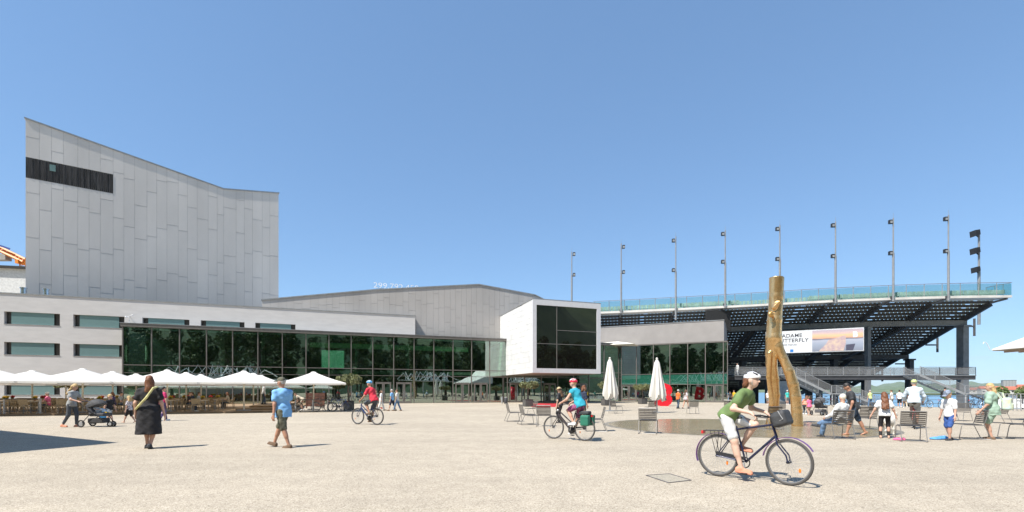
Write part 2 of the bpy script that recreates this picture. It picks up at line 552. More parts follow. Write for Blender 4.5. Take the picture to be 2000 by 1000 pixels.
# ------------------------------------------------------------------ stage tower
def stage_tower():
    FT = Frame(2330, 75.5)
    root = empty('stage_tower', FT.O, FT.rz, 'tall grey panelled stage tower with slanting roof and dark timber strip', 'building')
    def P(px, py): return FT.loc(px, py)
    A, K, B = P(50, 232), P(437, 370), P(544, 378)
    def top(x):
        if x <= K[0]: return A[1] + (K[1] - A[1]) * (x - A[0]) / (K[0] - A[0])
        return K[1] + (B[1] - K[1]) * (x - K[0]) / (B[0] - K[0])
    zb = 9.0
    mb = MB().prism([(A[0], 0), (B[0], 0), (B[0], B[1] - 0.05), (K[0], K[1] - 0.05), (A[0], A[1] - 0.05)], 0.0, 24)
    mb.build('wall', core_dark, root)
    mb = MB()
    o = 0.1
    mb.prism([(A[0] - o, A[1]), (K[0], K[1]), (B[0] + o, B[1]), (B[0] + o, B[1] + 0.16), (K[0], K[1] + 0.16), (A[0] - o, A[1] + 0.16)], -o, 24.1)
    mb.build('roof', coping_m, root)
    px = [50, 77, 100.7, 124, 152, 174, 196, 221, 242, 263, 287, 306, 326, 348, 366, 385, 406.5, 424, 437, 461, 477, 493, 512, 527, 544]
    xs = [FT.x(p) for p in px]
    s0, s1 = P(50, 347)[1], P(50, 306)[1]
    panels(root, xs, top, zb, panel_grey, 3.6, 6.6, random.Random(11), skip=(xs[0], xs[7], s0, s1))
    strip = MB().box(xs[0], xs[7], 0.005, 0.02, s0, s1).build('timber_strip', core_dark, root)
    n = 42
    for i in range(n):
        a = xs[0] + (xs[7] - xs[0]) * i / n; b = xs[0] + (xs[7] - xs[0]) * (i + 1) / n
        MB().box(a + 0.012, b - 0.012, -0.03 - 0.012 * (i % 3), 0.004, s0 + 0.06, s1 - 0.06).build('plank', wood_dark, strip)
    w = P(97, 321); w2 = P(109, 336)
    mbw = MB().box(w[0], w2[0], -0.075, -0.06, w2[1], w[1]); mbw.build('window', glass_teal, root)
    return FT
FT = stage_tower()

# ------------------------------------------------------------------ rear concert hall, clad in panels
def concert_hall():
    off = 2.4
    root = empty('concert_hall', FM.world(0, off), FM.rz, 'long warm grey panelled hall with shallow gabled roof beside the tower', 'building')
    P = lambda px, py: FM.loc(px, py, off)
    pts = [P(512, 587), P(733, 567), P(935, 556.5), P(1045, 577), P(1062, 586)]
    def top(x):
        for a, b in zip(pts, pts[1:]):
            if x <= b[0]: return a[1] + (b[1] - a[1]) * (x - a[0]) / (b[0] - a[0])
        return pts[-1][1]
    MB().prism([(pts[0][0], 8.32), (pts[-1][0], 8.32)] + [(x, z - 0.05) for x, z in reversed(pts)], 0.0, 22).build('wall', core_dark, root)
    MB().prism([(pts[0][0] - .1, pts[0][1])] + [(x, z) for x, z in pts[1:-1]] + [(pts[-1][0] + .1, pts[-1][1]), (pts[-1][0] + .1, pts[-1][1] + .14)] + [(x, z + .14) for x, z in reversed(pts[1:-1])] + [(pts[0][0] - .1, pts[0][1] + .14)], -0.12, 22.1).build('roof', coping_m, root)
    rng = random.Random(5)
    xs = [pts[0][0]]
    while xs[-1] < pts[-1][0] - 0.8: xs.append(xs[-1] + rng.choice((0.72, 0.8, 0.92)))
    xs[-1] = pts[-1][0]
    xc = FM.x(812, off)
    panels(root, xs, top, 8.3, panel_hall, 1.9, 3.6, rng, zmin_fn=lambda c: 8.3 if xs[c + 1] > xc else 10.9)
    a, b = P(617, 578), P(655, 578)
    zt = P(634, 566)[1]
    MB().prism([(a[0], a[1] - 1.2), (b[0] + 1, a[1] - 1.2), (b[0] + 1, a[1] - 0.1), (b[0] - 0.9, zt), (P(636, 566)[0], zt), (P(632, 575)[0] - .1, a[1] + .2), (a[0], a[1])], 3.5, 8).build('skylight', frame_white, root)
    return off
concert_hall()

def light_speed_sign():
    off = 8.0
    a = FM.loc(729, 562, off); b = FM.loc(846, 562, off)
    L = b[0] - a[0]
    z0 = FM.loc(729, 561.5, off)[1]
    root = empty('roof_sign', FM.world(a[0], off, z0), FM.rz, 'thin white open lettering 299.792.458 m/s standing on the hall roof', 'sign')
    me = text_mesh('299.792.458 m/s', 1.0, 0.02, bold=-0.008)
    xsv = [v.co.x for v in me.vertices]; w = max(xsv) - min(xsv); h = max(v.co.y for v in me.vertices)
    sx = L / w; sz = (FM.loc(729, 551, off)[1] - z0) / h
    for v in me.vertices: v.co = Vector((v.co.x * sx, v.co.z, v.co.y * sz))
    me.materials.append(M('white_tube', (0.85, 0.87, 0.9), 0.4))
    link('lettering', me, root)
    MB().bar((L * .05, 0, -0.05), (L, 0, -0.05), 0.05, 0.05).build('rail', coping_m, root)
    for i in range(5):
        x = L * (0.12 + i * 0.21)
        MB().bar((x, 0, -0.07), (x, 0, -2.2), 0.05, 0.05).build('post', coping_m, root)
light_speed_sign()

# ------------------------------------------------------------------ office wing (pale plaster)
def office_wing():
    off = 1.3
    root = empty('office_wing', FM.world(0, off), FM.rz, 'long low pale plaster wing with strip windows under the tower', 'building')
    x0, x1 = FM.x(-220, off), FM.x(811, off)
    zt = FM.z(400, 594.5, off)
    Z = lambda py: FM.z(8, py, off)
    rows = [(Z(632), Z(608)), (Z(692), Z(667.5)), (Z(771), Z(747))]
    spans = [(-95, -22), (8, 117), (143, 243)]
    ups = [(278, 370), (392, 477.5), (498.5, 577)]
    holes = []
    for s in spans:
        for r in rows:
            if r == rows[2]: continue
            holes.append((FM.x(s[0], off), FM.x(s[1], off), r[0], r[1]))
    holes.append((FM.x(8, off), FM.x(117, off), *rows[2]))
    holes.append((FM.x(143, off), FM.x(238, off), *rows[2]))
    for s in ups: holes.append((FM.x(s[0], off), FM.x(s[1], off), rows[0][0], rows[0][1]))
    xf = FM.x(244, off)
    holed(MB(), x0, x1, 0, zt, holes + [(xf, x1, 0, 8.3)], 0, 0.5).build('wall', plaster, root)
    MB().box(x0, xf, 0.52, 1.0, 0, zt - 0.3).build('backing_wall', core_dark, root)
    MB().box(xf + .01, x1 - 0.05, 0.52, 1.0, 8.31, zt - 0.3).build('backing_wall', core_dark, root)
    MB().box(x0 - 0.06, x1 + 0.06, -0.06, 1.05, zt, zt + 0.09).build('coping', coping_m, root)
    for h in holes:
        w = h[1] - h[0]
        win = MB().box(h[0] + 0.002, h[1] - 0.002, 0.46, 0.5, h[2] + 0.002, h[3] - 0.002).build('window', alu_dark, root)
        e = 0.115 * w
        MB().box(h[0] + e, h[1] - e, 0.10, 0.14, h[2] + 0.015, h[3] - 0.015).build('pane', glass_teal, win)
        MB().box(h[0] + 0.22, h[0] + e - 0.004, 0.30, 0.40, h[2] + 0.004, h[3] - 0.004).build('side_panel', alu_dark, win)
        MB().box(h[1] - e + 0.004, h[1] - 0.003, 0.30, 0.40, h[2] + 0.004, h[3] - 0.004).build('side_panel', alu_dark, win)
        MB().box(h[0] - 0.03, h[1] + 0.03, -0.04, 0.09, h[2] - 0.04, h[2] - 0.003).build('sill', coping_m, win)
    # camera mast by the foyer roof
    bx = FM.x(254, off); zc = FM.z(254, 620, off)
    MB().tube([(bx, -0.25, zc - .7), (bx, -0.25, zc + .1), (bx, 0.0, zc + .1)], 0.03).tube([(bx - .25, -.25, zc), (bx + .3, -.25, zc + .2)], 0.025).ball((bx - .27, -.3, zc), .09).ball((bx + .3, -.3, zc + .22), .09).build('camera_arm', M('white_metal', (.75, .75, .75), .4), root)
    for px in (60, 103):
        vx = FM.x(px, off + 3)
        o = MB().tube([(0, 0, -0.9), (0, 0, 0.3)], 0.24, 14).tube([(0, 0, 0.31), (0, 0, 0.42)], 0.30, 14).build('roof_vent', M('bright_steel', (.6, .62, .64), .25, .9), None, True, FM.world(vx, 3, zt + 0.55))
        tag(o, 'short steel vent pipe on the plaster wing roof', 'vent', 'roof vents on the plaster wing')
    return zt
ZW = office_wing()

# ------------------------------------------------------------------ glass foyer along the front
def door_leafs(root, xa, xb, y, zt=2.55, name='door'):
    n = 2
    for k in range(n):
        a = xa + (xb - xa) * k / n + 0.02; b = xa + (xb - xa) * (k + 1) / n - 0.02
        d = holed(MB(), a, b, 0.02, zt, [(a + 0.13, b - 0.13, 0.25, zt - 0.13)], y - 0.09, y + 0.03).build(name, alu_mid, root)
        MB().box(a + 0.125, b - 0.125, y - 0.03, y - 0.015, 0.245, zt - 0.125).build('pane', glass_f, d)
        hx = b - 0.065 if k == 0 else a + 0.065
        MB().tube([(hx, y - 0.16, 0.7), (hx, y - 0.16, 1.5)], 0.018).build('handle', M('bright_steel'), d)

def foyer():
    root = empty('glass_foyer', FM.O, FM.rz, 'long two storey dark green glass foyer front below the panelled hall', 'building')
    px = [240, 301, 355, 408, 459, 508.6, 556, 602, 646, 689.5, 731, 772, 810.5, 848, 886, 921, 957]
    xs = [FM.x(p) for p in px]
    st = (xs[-2] - xs[0]) / (len(xs) - 2)
    x0 = xs[0]
    xs = [x0 + st * i for i in range(16)]
    xe = FM.x(1218)
    while xs[-1] + st < xe - 0.5: xs.append(xs[-1] + st)
    xs.append(xe)
    zs = [0.06, 2.62, 3.45, 4.28, 8.26]
    doors = {10, 11, 14, 15, 17, 19, 21}
    bxL, bxR = FM.x(978), FM.x(1180)
    fr = MB()
    for i, x in enumerate(xs):
        fr = MB().box(x - 0.05, x + 0.05, -0.10, 0.12, 0.0, 8.27); fr.build('mullion', alu_mid, root)
    for z, h in ((0.03, 0.06), (3.45, 0.05), (4.28, 0.08)):
        for i in range(len(xs) - 1):
            MB().box(xs[i] + 0.052, xs[i + 1] - 0.052, -0.06, 0.08, z - h / 2, z + h / 2).build('transom', alu_mid, root)
    MB().box(x0 - 0.15, xe, -0.25, 1.25, 8.29, 8.62).build('fascia', alu_mid, root)
    MB().box(x0 - 0.2, xe, -0.3, 1.27, 8.63, 8.68).build('roof_edge', coping_m, root)
    for i in range(len(xs) - 1):
        a, b = xs[i] + 0.053, xs[i + 1] - 0.053
        mid = (a + b) / 2
        under = bxL < mid < bxR
        rows = [(0.065, 3.42), (3.48, 4.235), (4.325, 8.25)]
        if i in doors:
            w = min(b - a, 1.9)
            door_leafs(root, mid - w / 2, mid + w / 2, 0.0)
            MB().box(mid - w / 2, mid + w / 2, -0.06, 0.06, 2.57, 2.66).build('door_head', alu_mid, root)
            rows[0] = (2.67, 3.42)
            if b - a - w > 0.1:
                for q0, q1 in ((a, mid - w / 2 - 0.01), (mid + w / 2 + 0.01, b)):
                    MB().box(q0, q1, 0.0, 0.016, 0.065, 2.66).build('pane', glass_f, root)
        for r in rows:
            g = glass_f
            MB().box(a, b, 0.0, 0.016, r[0], r[1]).build('pane', g, root)
    # end return wall at the left corner
    MB().box(x0 - 0.06, x0 - 0.045, 0.12, 1.28, 0.06, 8.26).build('pane', glass_f, root)
    # what shows behind the glass
    MB().box(x0, xe, 0.15, 11.5, 0.0, 0.045).build('floor', floor_in, root)
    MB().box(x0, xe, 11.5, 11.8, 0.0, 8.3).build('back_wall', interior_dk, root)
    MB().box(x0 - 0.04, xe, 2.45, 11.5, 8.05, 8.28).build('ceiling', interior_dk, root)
    MB().box(FM.x(606), xe - 1, 3.2, 11.4, 3.75, 4.15).build('gallery_floor', interior, root)
    MB().box(FM.x(603), FM.x(925), 2.6, 2.8, 6.95, 7.55).build('ceiling_edge', glow_mat('ceiling_edge_glow', (.16, .32, .17), .16), root)  # light falling on the ceiling edge is put in as its own glow
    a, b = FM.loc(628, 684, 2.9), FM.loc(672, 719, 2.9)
    MB().box(a[0], b[0], 2.9, 3.0, b[1], a[1]).build('inner_panel', glow_mat('mint_daylight_glow', (.30, .62, .48), .55), root)  # added panel, glows in place of daylight from a window at the back
    for px_ in (262, 330, 420, 505, 700, 805, 880):
        x = FM.x(px_)
        MB().tube([(x, 4.0, 0.05), (x, 4.0, 8.0)], 0.22, 12).build('column', interior, root)
    for px_ in (475, 560, 760, 850):
        x = FM.x(px_)
        MB().box(x - 1.6, x + 1.6, 7.5, 7.7, 0.05, 3.0).build('inner_wall', M('brown_inner_wall', (0.13, 0.10, 0.085), .7), root)
    return xs
FXS = foyer()

# ------------------------------------------------------------------ projecting white box with picture window
def front_box():
    yf = -9.3
    root = empty('projecting_box', FM.O, FM.rz, 'white tiled box jutting out over the entrance with huge dark picture window', 'building')
    xL, xR = FM.x(1041, yf), FM.x(1173, yf)
    zt, ztr, zb = FM.z(1041, 586, yf), FM.z(1173, 592, yf), FM.z(1041, 728, yf)
    zt = (zt + ztr) / 2
    yb, zbk = FM.side(xL, 917, 650)
    ye = yb + 0.2
    slope = (zbk - zt) / (yb - yf)
    roof = lambda y: zt + slope * (y - yf)
    poly = [(yf + 0.3, zb + 0.04), (ye, zb + 0.04), (ye, roof(ye)), (yf + 0.3, roof(yf + 0.3) - .02)]
    mb = MB()
    n = len(poly)
    mb.add([(xL + 0.03, y, z) for y, z in poly] + [(xR - 0.03, y, z) for y, z in poly],
           [(0, 3, 2, 1), (4, 5, 6, 7), (0, 1, 5, 4), (1, 2, 6, 5), (2, 3, 7, 6), (3, 0, 4, 7)])
    mb.build('wall', core_dark, root)
    MB().add([(xL - .06, yf, zt + .005), (xR + .06, yf, zt + .005), (xR + .06, ye, roof(ye) + .005), (xL - .06, ye, roof(ye) + .005),
              (xL - .06, yf, zt + .12), (xR + .06, yf, zt + .12), (xR + .06, ye, roof(ye) + .12), (xL - .06, ye, roof(ye) + .12)],
             [(0, 3, 2, 1), (4, 5, 6, 7), (0, 1, 5, 4), (1, 2, 6, 5), (2, 3, 7, 6), (3, 0, 4, 7)]).build('roof', coping_m, root)
    MB().box(xL + 0.04, xR - 0.04, yf + 0.5, ye, zb - 0.01, zb + 0.03).build('soffit', soffit_m, root)
    # side tiles
    rh, tw = 0.655, 1.28
    rows = int((zt - zb) / rh) + 1
    for sgn, xx in ((-1, xL), (1, xR)):
        for r in range(rows):
            z0, z1 = zb + r * rh, zb + (r + 1) * rh - 0.014
            y = yf + 0.32 - (tw / 2 if r % 2 else 0)
            while y < min(ye, 1.5 if sgn > 0 else 99):
                a, b = max(y, yf + 0.31), min(y + tw - 0.014, ye)
                y += tw
                if b - a < 0.1: continue
                za, zb_ = min(z1, roof(a) - 0.01), min(z1, roof(b) - 0.01)
                if za - z0 < 0.08: continue
                zb_ = max(zb_, z0 + 0.01)
                xo = xx + sgn * 0.02; xi = xx - sgn * 0.029
                q = [(xo, a, z0), (xo, b, z0), (xo, b, zb_), (xo, a, za), (xi, a, z0), (xi, b, z0), (xi, b, zb_), (xi, a, za)]
                fs = [(0, 3, 2, 1), (0, 4, 7, 3), (1, 2, 6, 5), (0, 1, 5, 4), (3, 7, 6, 2)]
                if sgn > 0: fs = [tuple(reversed(f)) for f in fs]
                MB().add(q, fs).build('tile', tile_white, root)
    # picture window
    w = 0.47
    wx0, wx1 = FM.x(1048, yf), FM.x(1166, yf)
    wz0, wz1 = FM.z(1048, 719, yf), FM.z(1048, 595, yf)
    fr = holed(MB(), xL - 0.02, xR + 0.02, zb, zt, [(wx0, wx1, wz0, wz1)], yf, yf + 0.3).build('window_frame', frame_white, root)
    xm = FM.x(1088, yf)
    za, zc = FM.z(1088, 644.8, yf), FM.z(1088, 672, yf)
    t = 0.035
    MB().box(xm - t, xm + t, yf + 0.04, yf + 0.2, wz0 + .002, wz1 - .002).build('mullion', alu_mid, fr)
    MB().box(wx0 + .002, xm - t - .002, yf + 0.06, yf + 0.2, zc - t, zc + t).build('mullion', alu_mid, fr)
    MB().box(xm + t + .002, wx1 - .002, yf + 0.06, yf + 0.2, zc - t, zc + t).build('mullion', alu_mid, fr)
    MB().box(xm + t + .002, wx1 - .002, yf + 0.06, yf + 0.2, za - t, za + t).build('mullion', alu_mid, fr)
    for a, b, c, d in ((wx0, xm - t, wz0, zc - t), (wx0, xm - t, zc + t, wz1), (xm + t, wx1, wz0, zc - t), (xm + t, wx1, zc + t, za - t), (xm + t, wx1, za + t, wz1)):
        MB().box(a + .003, b - .003, yf + 0.10, yf + 0.12, c + .003, d - .003).build('pane', glass_dk, fr)
    # supporting glass return visible at the foyer corner
    MB().box(xL - 0.5, xL - 0.35, -0.2, 0.3, 0, zb).build('corner_post', alu_dark, root)
front_box()

# ------------------------------------------------------------------ right pavilion
FR = Frame(-950, 72.0)
def pavilion():
    root = empty('lake_pavilion', FR.O, FR.rz, 'pavilion with blank pale upper wall over green glass below the grandstand', 'building')
    x0, x1, xg = FR.x(1150), FR.x(1414), FR.x(1421)
    xa = FR.x(1214.5)
    zt = (FR.z(1414, 625) + FR.z(1180, 640)) / 2
    zg = FR.z(1414, 669)
    MB().box(x0, x1, 0.0, 12, zg + 0.22, zt).build('wall', M('grey_render', (.31, .295, .285), .9, 0, .04, .8), root)
    MB().box(x0, x1 + 0.05, -0.05, 12.05, zt + .002, zt + 0.1).build('coping', coping_m, root)
    MB().box(xa - 0.5, xg, -0.35, 12, zg + 0.02, zg + 0.2).build('fascia', alu_mid, root)
    px = [1214.5, 1244, 1277, 1309, 1343.6, 1378, 1413, 1421]
    xs = [FR.x(p) for p in px]
    zs = [0.05, FR.z(1310, 751), FR.z(1310, 730.5), zg]
    y = -0.3
    for x in xs:
        MB().box(x - 0.05, x + 0.05, y - 0.1, y + 0.1, 0, zg + 0.01).build('mullion', alu_mid, root)
    for z in zs[1:3]:
        for a, b in zip(xs, xs[1:]):
            MB().box(a + .052, b - .052, y - 0.06, y + 0.06, z - 0.035, z + 0.035).build('transom', alu_mid, root)
    for i, (a, b) in enumerate(zip(xs, xs[1:])):
        for r in range(3):
            z0, z1 = zs[r] + 0.04, zs[r + 1] - 0.04
            if r == 0 and i in (0, 5):
                door_leafs(root, a + .06, b - .06, y, zs[1] - 0.12); continue
            MB().box(a + .053, b - .053, y, y + 0.016, z0, z1).build('pane', glass_band if r == 1 else glass_f, root)
    MB().box(xg - 0.02, xg - 0.004, y + 0.1, 11, 0.05, zg).build('pane', glass_f, root)
    MB().box(xa, xg - 0.3, 0.2, 11.5, 0.0, 0.04).build('floor', floor_in, root)
    MB().box(xa, x1, 11.0, 11.4, 0.0, zg).build('back_wall', M('green_inner_wall', (0.10, 0.24, 0.17), .8), root)
    MB().box(xa, x1 - 0.2, 2.0, 11.0, 3.3, 3.7).build('gallery_floor', interior, root)
    for k in range(5):
        x = xs[1] + (xs[5] - xs[1]) * k / 4
        MB().tube([(x, 3, 0.04), (x, 3, 3.3)], 0.16, 10).build('column', interior, root)
    c = xs[3] + 1.2
    MB().box(c - 0.9, c + 0.9, -0.05, 0.05, zs[1] + .3, zs[1] + 1.3).build('screen', M('dark_screen', (.02, .02, .02), .3), root)
    # pale wedge built as a canopy, standing in for sunlight on the wall
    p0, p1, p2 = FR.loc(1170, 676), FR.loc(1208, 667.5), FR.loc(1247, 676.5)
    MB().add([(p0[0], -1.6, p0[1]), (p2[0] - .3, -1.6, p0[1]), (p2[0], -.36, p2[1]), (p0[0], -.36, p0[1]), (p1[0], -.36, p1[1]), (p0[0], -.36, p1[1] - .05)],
             [(0, 1, 4, 5), (1, 2, 4), (0, 3, 2, 1), (0, 5, 3), (2, 3, 5, 4)]).build('canopy', M('cream_sun_patch', (.78, .74, .66), .8), root)
    return zt
ZP = pavilion()

# ------------------------------------------------------------------ things behind and beside the buildings
def back_house():
    c = at(10, 560, 95)
    root = empty('apartment_house', (c.x, c.y, 0), R(12), 'white building with dark roof edge behind the stage tower', 'building')
    zt = at(0, 524, 95).z
    MB().box(-25, 14, 0, 12, 0, zt).build('wall', M('white_render', (.72, .72, .70), .9), root)
    MB().box(-25.4, 14.4, -0.6, 12.4, zt + .01, zt + 0.45).build('roof', alu_dark, root)
    z = zt - 5.2
    for k in range(4):
        wv = MB().box(-6.5 + k * -4.5, -3.2 + k * -4.5, -0.06, -0.01, z - 1, z + 0.6).build('window', M('white_metal'), root)
        MB().box(-6.35 + k * -4.5, -3.35 + k * -4.5, -0.08, -0.062, z - .85, z + .45).build('pane', glass_teal, wv)
    MB().bar((-9, -0.3, zt - 1.2), (6, -0.3, zt - 11), 0.12, 0.2).build('stair_rail', alu_dark, root)
    MB().box(3, 9, 2, 8, zt + .46, zt + 1.4).build('roof_plant', alu_dark, root)
back_house()

def crane():
    Z = 120
    a, b = at(-60, 462, Z), at(50, 513, Z)
    root = empty('tower_crane', (b.x, b.y, 0), 0, 'orange construction crane showing its jib beside the stage tower', 'crane')
    L = lambda p: p - Vector((b.x, b.y, 0))
    orange = M('crane_orange', (0.75, 0.24, 0.02), 0.5)
    mb = MB()
    p, q = L(a), L(b)
    for dy, dz in ((-.6, 0), (.6, 0), (0, 1.1)):
        mb.tube([p + Vector((0, dy, dz)), q + Vector((0, dy, dz * .7))], 0.34, 6)
    n = 16
    for i in range(n):
        s, e = p.lerp(q, i / n), p.lerp(q, (i + 1) / n)
        mb.tube([s + Vector((0, -.6, 0)), e + Vector((0, 0, .9))], 0.08, 5).tube([s + Vector((0, 0, .9)), e + Vector((0, .6, 0))], 0.08, 5).tube([s + Vector((0, .6, 0)), e + Vector((0, -.6, 0))], .08, 5)
    mb.build('jib', orange, root)
    m = MB()
    for dx, dy in ((-.7, -.7), (.7, -.7), (.7, .7), (-.7, .7)):
        m.tube([(dx, dy, 0), (dx, dy, q.z + 1)], 0.14, 6)
    k = 0
    while k < q.z:
        m.tube([(-.7, -.7, k), (.7, -.7, k + 1.4)], .07, 5).tube([(-.7, .7, k), (.7, .7, k + 1.4)], .07, 5); k += 1.4
    m.build('mast', orange, root)
    c = L(at(12, 497, Z))
    MB().box(c.x - 2.2, c.x + .6, -.8, .8, c.z - 1.5, c.z - .1).build('counterweight', M('quay_concrete'), root)
    d = L(at(14, 490, Z))
    MB().bar((d.x - 1.6, -.9, d.z + 1.3), (d.x + 1.6, -.9, d.z + .2), 0.1, .45).build('name_board', M('crane_blue', (.06, .1, .3), .5), root)
    e = L(at(41, 507, Z))
    MB().box(e.x - .3, e.x + .5, -1.2, .8, e.z - 1.2, e.z - .3).build('cab', orange, root)
crane()
# ------------------------------------------------------------------ implicit surfaces for organic shapes
def surface_nets(D, org, h):
    ins = D < 0
    c = np.zeros(tuple(s - 1 for s in D.shape), np.int8)
    offs = [(i, j, k) for i in (0, 1) for j in (0, 1) for k in (0, 1)]
    nx, ny, nz_ = D.shape
    for i, j, k in offs:
        c += ins[i:nx - 1 + i, j:ny - 1 + j, k:nz_ - 1 + k]
    act = np.argwhere((c > 0) & (c < 8))
    if len(act) == 0: return np.zeros((0, 3)), np.zeros((0, 4), int)
    idx = -np.ones(c.shape, np.int64)
    idx[tuple(act.T)] = np.arange(len(act))
    pos = np.zeros((len(act), 3)); cnt = np.zeros(len(act))
    val = {o: D[act[:, 0] + o[0], act[:, 1] + o[1], act[:, 2] + o[2]] for o in offs}
    for a in offs:
        for ax in range(3):
            if a[ax]: continue
            b = list(a); b[ax] = 1; b = tuple(b)
            da, db = val[a], val[b]
            mk = (da < 0) != (db < 0)
            t = np.where(mk, da / np.where(mk, da - db, 1), 0)
            p = np.array(a, float)[None, :].repeat(len(act), 0)
            p[:, ax] += t
            pos += p * mk[:, None]; cnt += mk
    pos /= cnt[:, None]
    V = (pos + act) * h + org
    Fs = []
    for ax in range(3):
        o1, o2 = [(1, 2), (2, 0), (0, 1)][ax]
        sl0 = [slice(None)] * 3; sl1 = [slice(None)] * 3
        sl0[ax] = slice(0, -1); sl1[ax] = slice(1, None)
        A, B = ins[tuple(sl0)], ins[tuple(sl1)]
        e = np.argwhere(A != B)
        e = e[(e[:, o1] > 0) & (e[:, o2] > 0) & (e[:, o1] < D.shape[o1] - 1) & (e[:, o2] < D.shape[o2] - 1)]
        if len(e) == 0: continue
        flip = ~A[tuple(e.T)]
        def cell(d1, d2):
            q = e.copy(); q[:, o1] += d1; q[:, o2] += d2
            return idx[tuple(q.T)]
        q = np.stack([cell(-1, -1), cell(0, -1), cell(0, 0), cell(-1, 0)], 1)
        q[flip] = q[flip][:, ::-1]
        Fs.append(q)
    return V, np.concatenate(Fs)

def sdf(prims, h=0.02, k=0.03, cuts=(), name='body', mat=None, parent=None, wr=0.0):
    """prims: ('c', a, b, ra, rb) tapered capsule | ('e', centre, radii[, rot3x3]) ellipsoid | ('b', centre, half, rot, round) box.
    cuts: (point, normal) keeps the side the normal points away from"""
    lo = np.full(3, 1e9); hi = -lo
    bbs = []
    for p in prims:
        if p[0] == 'c':
            a, b = np.array(p[1], float), np.array(p[2], float); r = max(p[3], p[4])
            l, g = np.minimum(a, b) - r, np.maximum(a, b) + r
        elif p[0] == 'e':
            r = max(p[2]) if len(p) > 3 and p[3] is not None else np.array(p[2], float)
            l, g = np.array(p[1], float) - r, np.array(p[1], float) + r
        else:
            r = np.linalg.norm(p[2]) + p[4]
            l, g = np.array(p[1], float) - r, np.array(p[1], float) + r
        bbs.append((l, g)); lo = np.minimum(lo, l); hi = np.maximum(hi, g)
    pad = k + 3 * h
    lo -= pad; hi += pad
    n = np.ceil((hi - lo) / h).astype(int) + 1
    D = np.full(tuple(n), 0.5, np.float32)
    ax = [lo[i] + h * np.arange(n[i]) for i in range(3)]
    for p, (l, g) in zip(prims, bbs):
        i0 = np.maximum(((l - pad - lo) / h).astype(int), 0)
        i1 = np.minimum(((g + pad - lo) / h).astype(int) + 2, n)
        sl = tuple(slice(i0[i], i1[i]) for i in range(3))
        X = ax[0][sl[0]][:, None, None]; Y = ax[1][sl[1]][None, :, None]; Z = ax[2][sl[2]][None, None, :]
        if p[0] == 'c':
            a, b = np.array(p[1], float), np.array(p[2], float)
            d = b - a; L2 = max(float(d @ d), 1e-9)
            t = np.clip(((X - a[0]) * d[0] + (Y - a[1]) * d[1] + (Z - a[2]) * d[2]) / L2, 0, 1)
            q = np.sqrt((X - a[0] - t * d[0]) ** 2 + (Y - a[1] - t * d[1]) ** 2 + (Z - a[2] - t * d[2]) ** 2) - (p[3] + (p[4] - p[3]) * t)
        else:
            cc = np.array(p[1], float)
            x, y, z = X - cc[0], Y - cc[1], Z - cc[2]
            if len(p) > 3 and p[3] is not None:
                m = np.array(p[3], float)
                x, y, z = (m[0, 0] * x + m[1, 0] * y + m[2, 0] * z, m[0, 1] * x + m[1, 1] * y + m[2, 1] * z, m[0, 2] * x + m[1, 2] * y + m[2, 2] * z)
            r = p[2]
            if p[0] == 'e':
                k0 = np.sqrt((x / r[0]) ** 2 + (y / r[1]) ** 2 + (z / r[2]) ** 2)
                k1 = np.sqrt((x / r[0] ** 2) ** 2 + (y / r[1] ** 2) ** 2 + (z / r[2] ** 2) ** 2) + 1e-9
                q = k0 * (k0 - 1) / k1
                q = np.where(k0 < 1e-3, -min(r), q)
            else:
                qx, qy, qz = np.abs(x) - r[0], np.abs(y) - r[1], np.abs(z) - r[2]
                q = np.sqrt(np.maximum(qx, 0) ** 2 + np.maximum(qy, 0) ** 2 + np.maximum(qz, 0) ** 2) + np.minimum(np.maximum(qx, np.maximum(qy, qz)), 0) - p[4]
        cur = D[sl]
        kk = p[5] if p[0] == 'c' and len(p) > 5 else k
        hh = np.maximum(kk - np.abs(cur - q), 0) / kk
        D[sl] = np.minimum(cur, q) - hh * hh * kk * 0.25
    if wr:
        X = ax[0][:, None, None]; Y = ax[1][None, :, None]; Z = ax[2][None, None, :]
        w1 = np.sin(31 * X + 17 * Z + 9 * Y + 2.2 * np.sin(11 * Z + 5 * X)); w2 = np.sin(-23 * X + 29 * Z + 21 * Y + 1.7 * np.sin(9 * Y - 7 * Z)); w3 = np.sin(47 * Z + 13 * X - 19 * Y + 2 * np.sin(13 * X))
        D = D + (wr * (w1 + w2 + .6 * w3)).astype(np.float32)
    for pt, nm in cuts:
        pt = np.array(pt, float); nm = np.array(nm, float); nm = nm / np.linalg.norm(nm)
        q = (ax[0][:, None, None] - pt[0]) * nm[0] + (ax[1][None, :, None] - pt[1]) * nm[1] + (ax[2][None, None, :] - pt[2]) * nm[2]
        D = np.maximum(D, q.astype(np.float32))
    V, Q = surface_nets(D, lo, h)
    me = bpy.data.meshes.new(name)
    me.from_pydata(V.tolist(), [], Q.tolist())
    me.polygons.foreach_set('use_smooth', [True] * len(me.polygons))
    if mat: me.materials.append(mat)
    me.update()
    return link(name, me, parent)

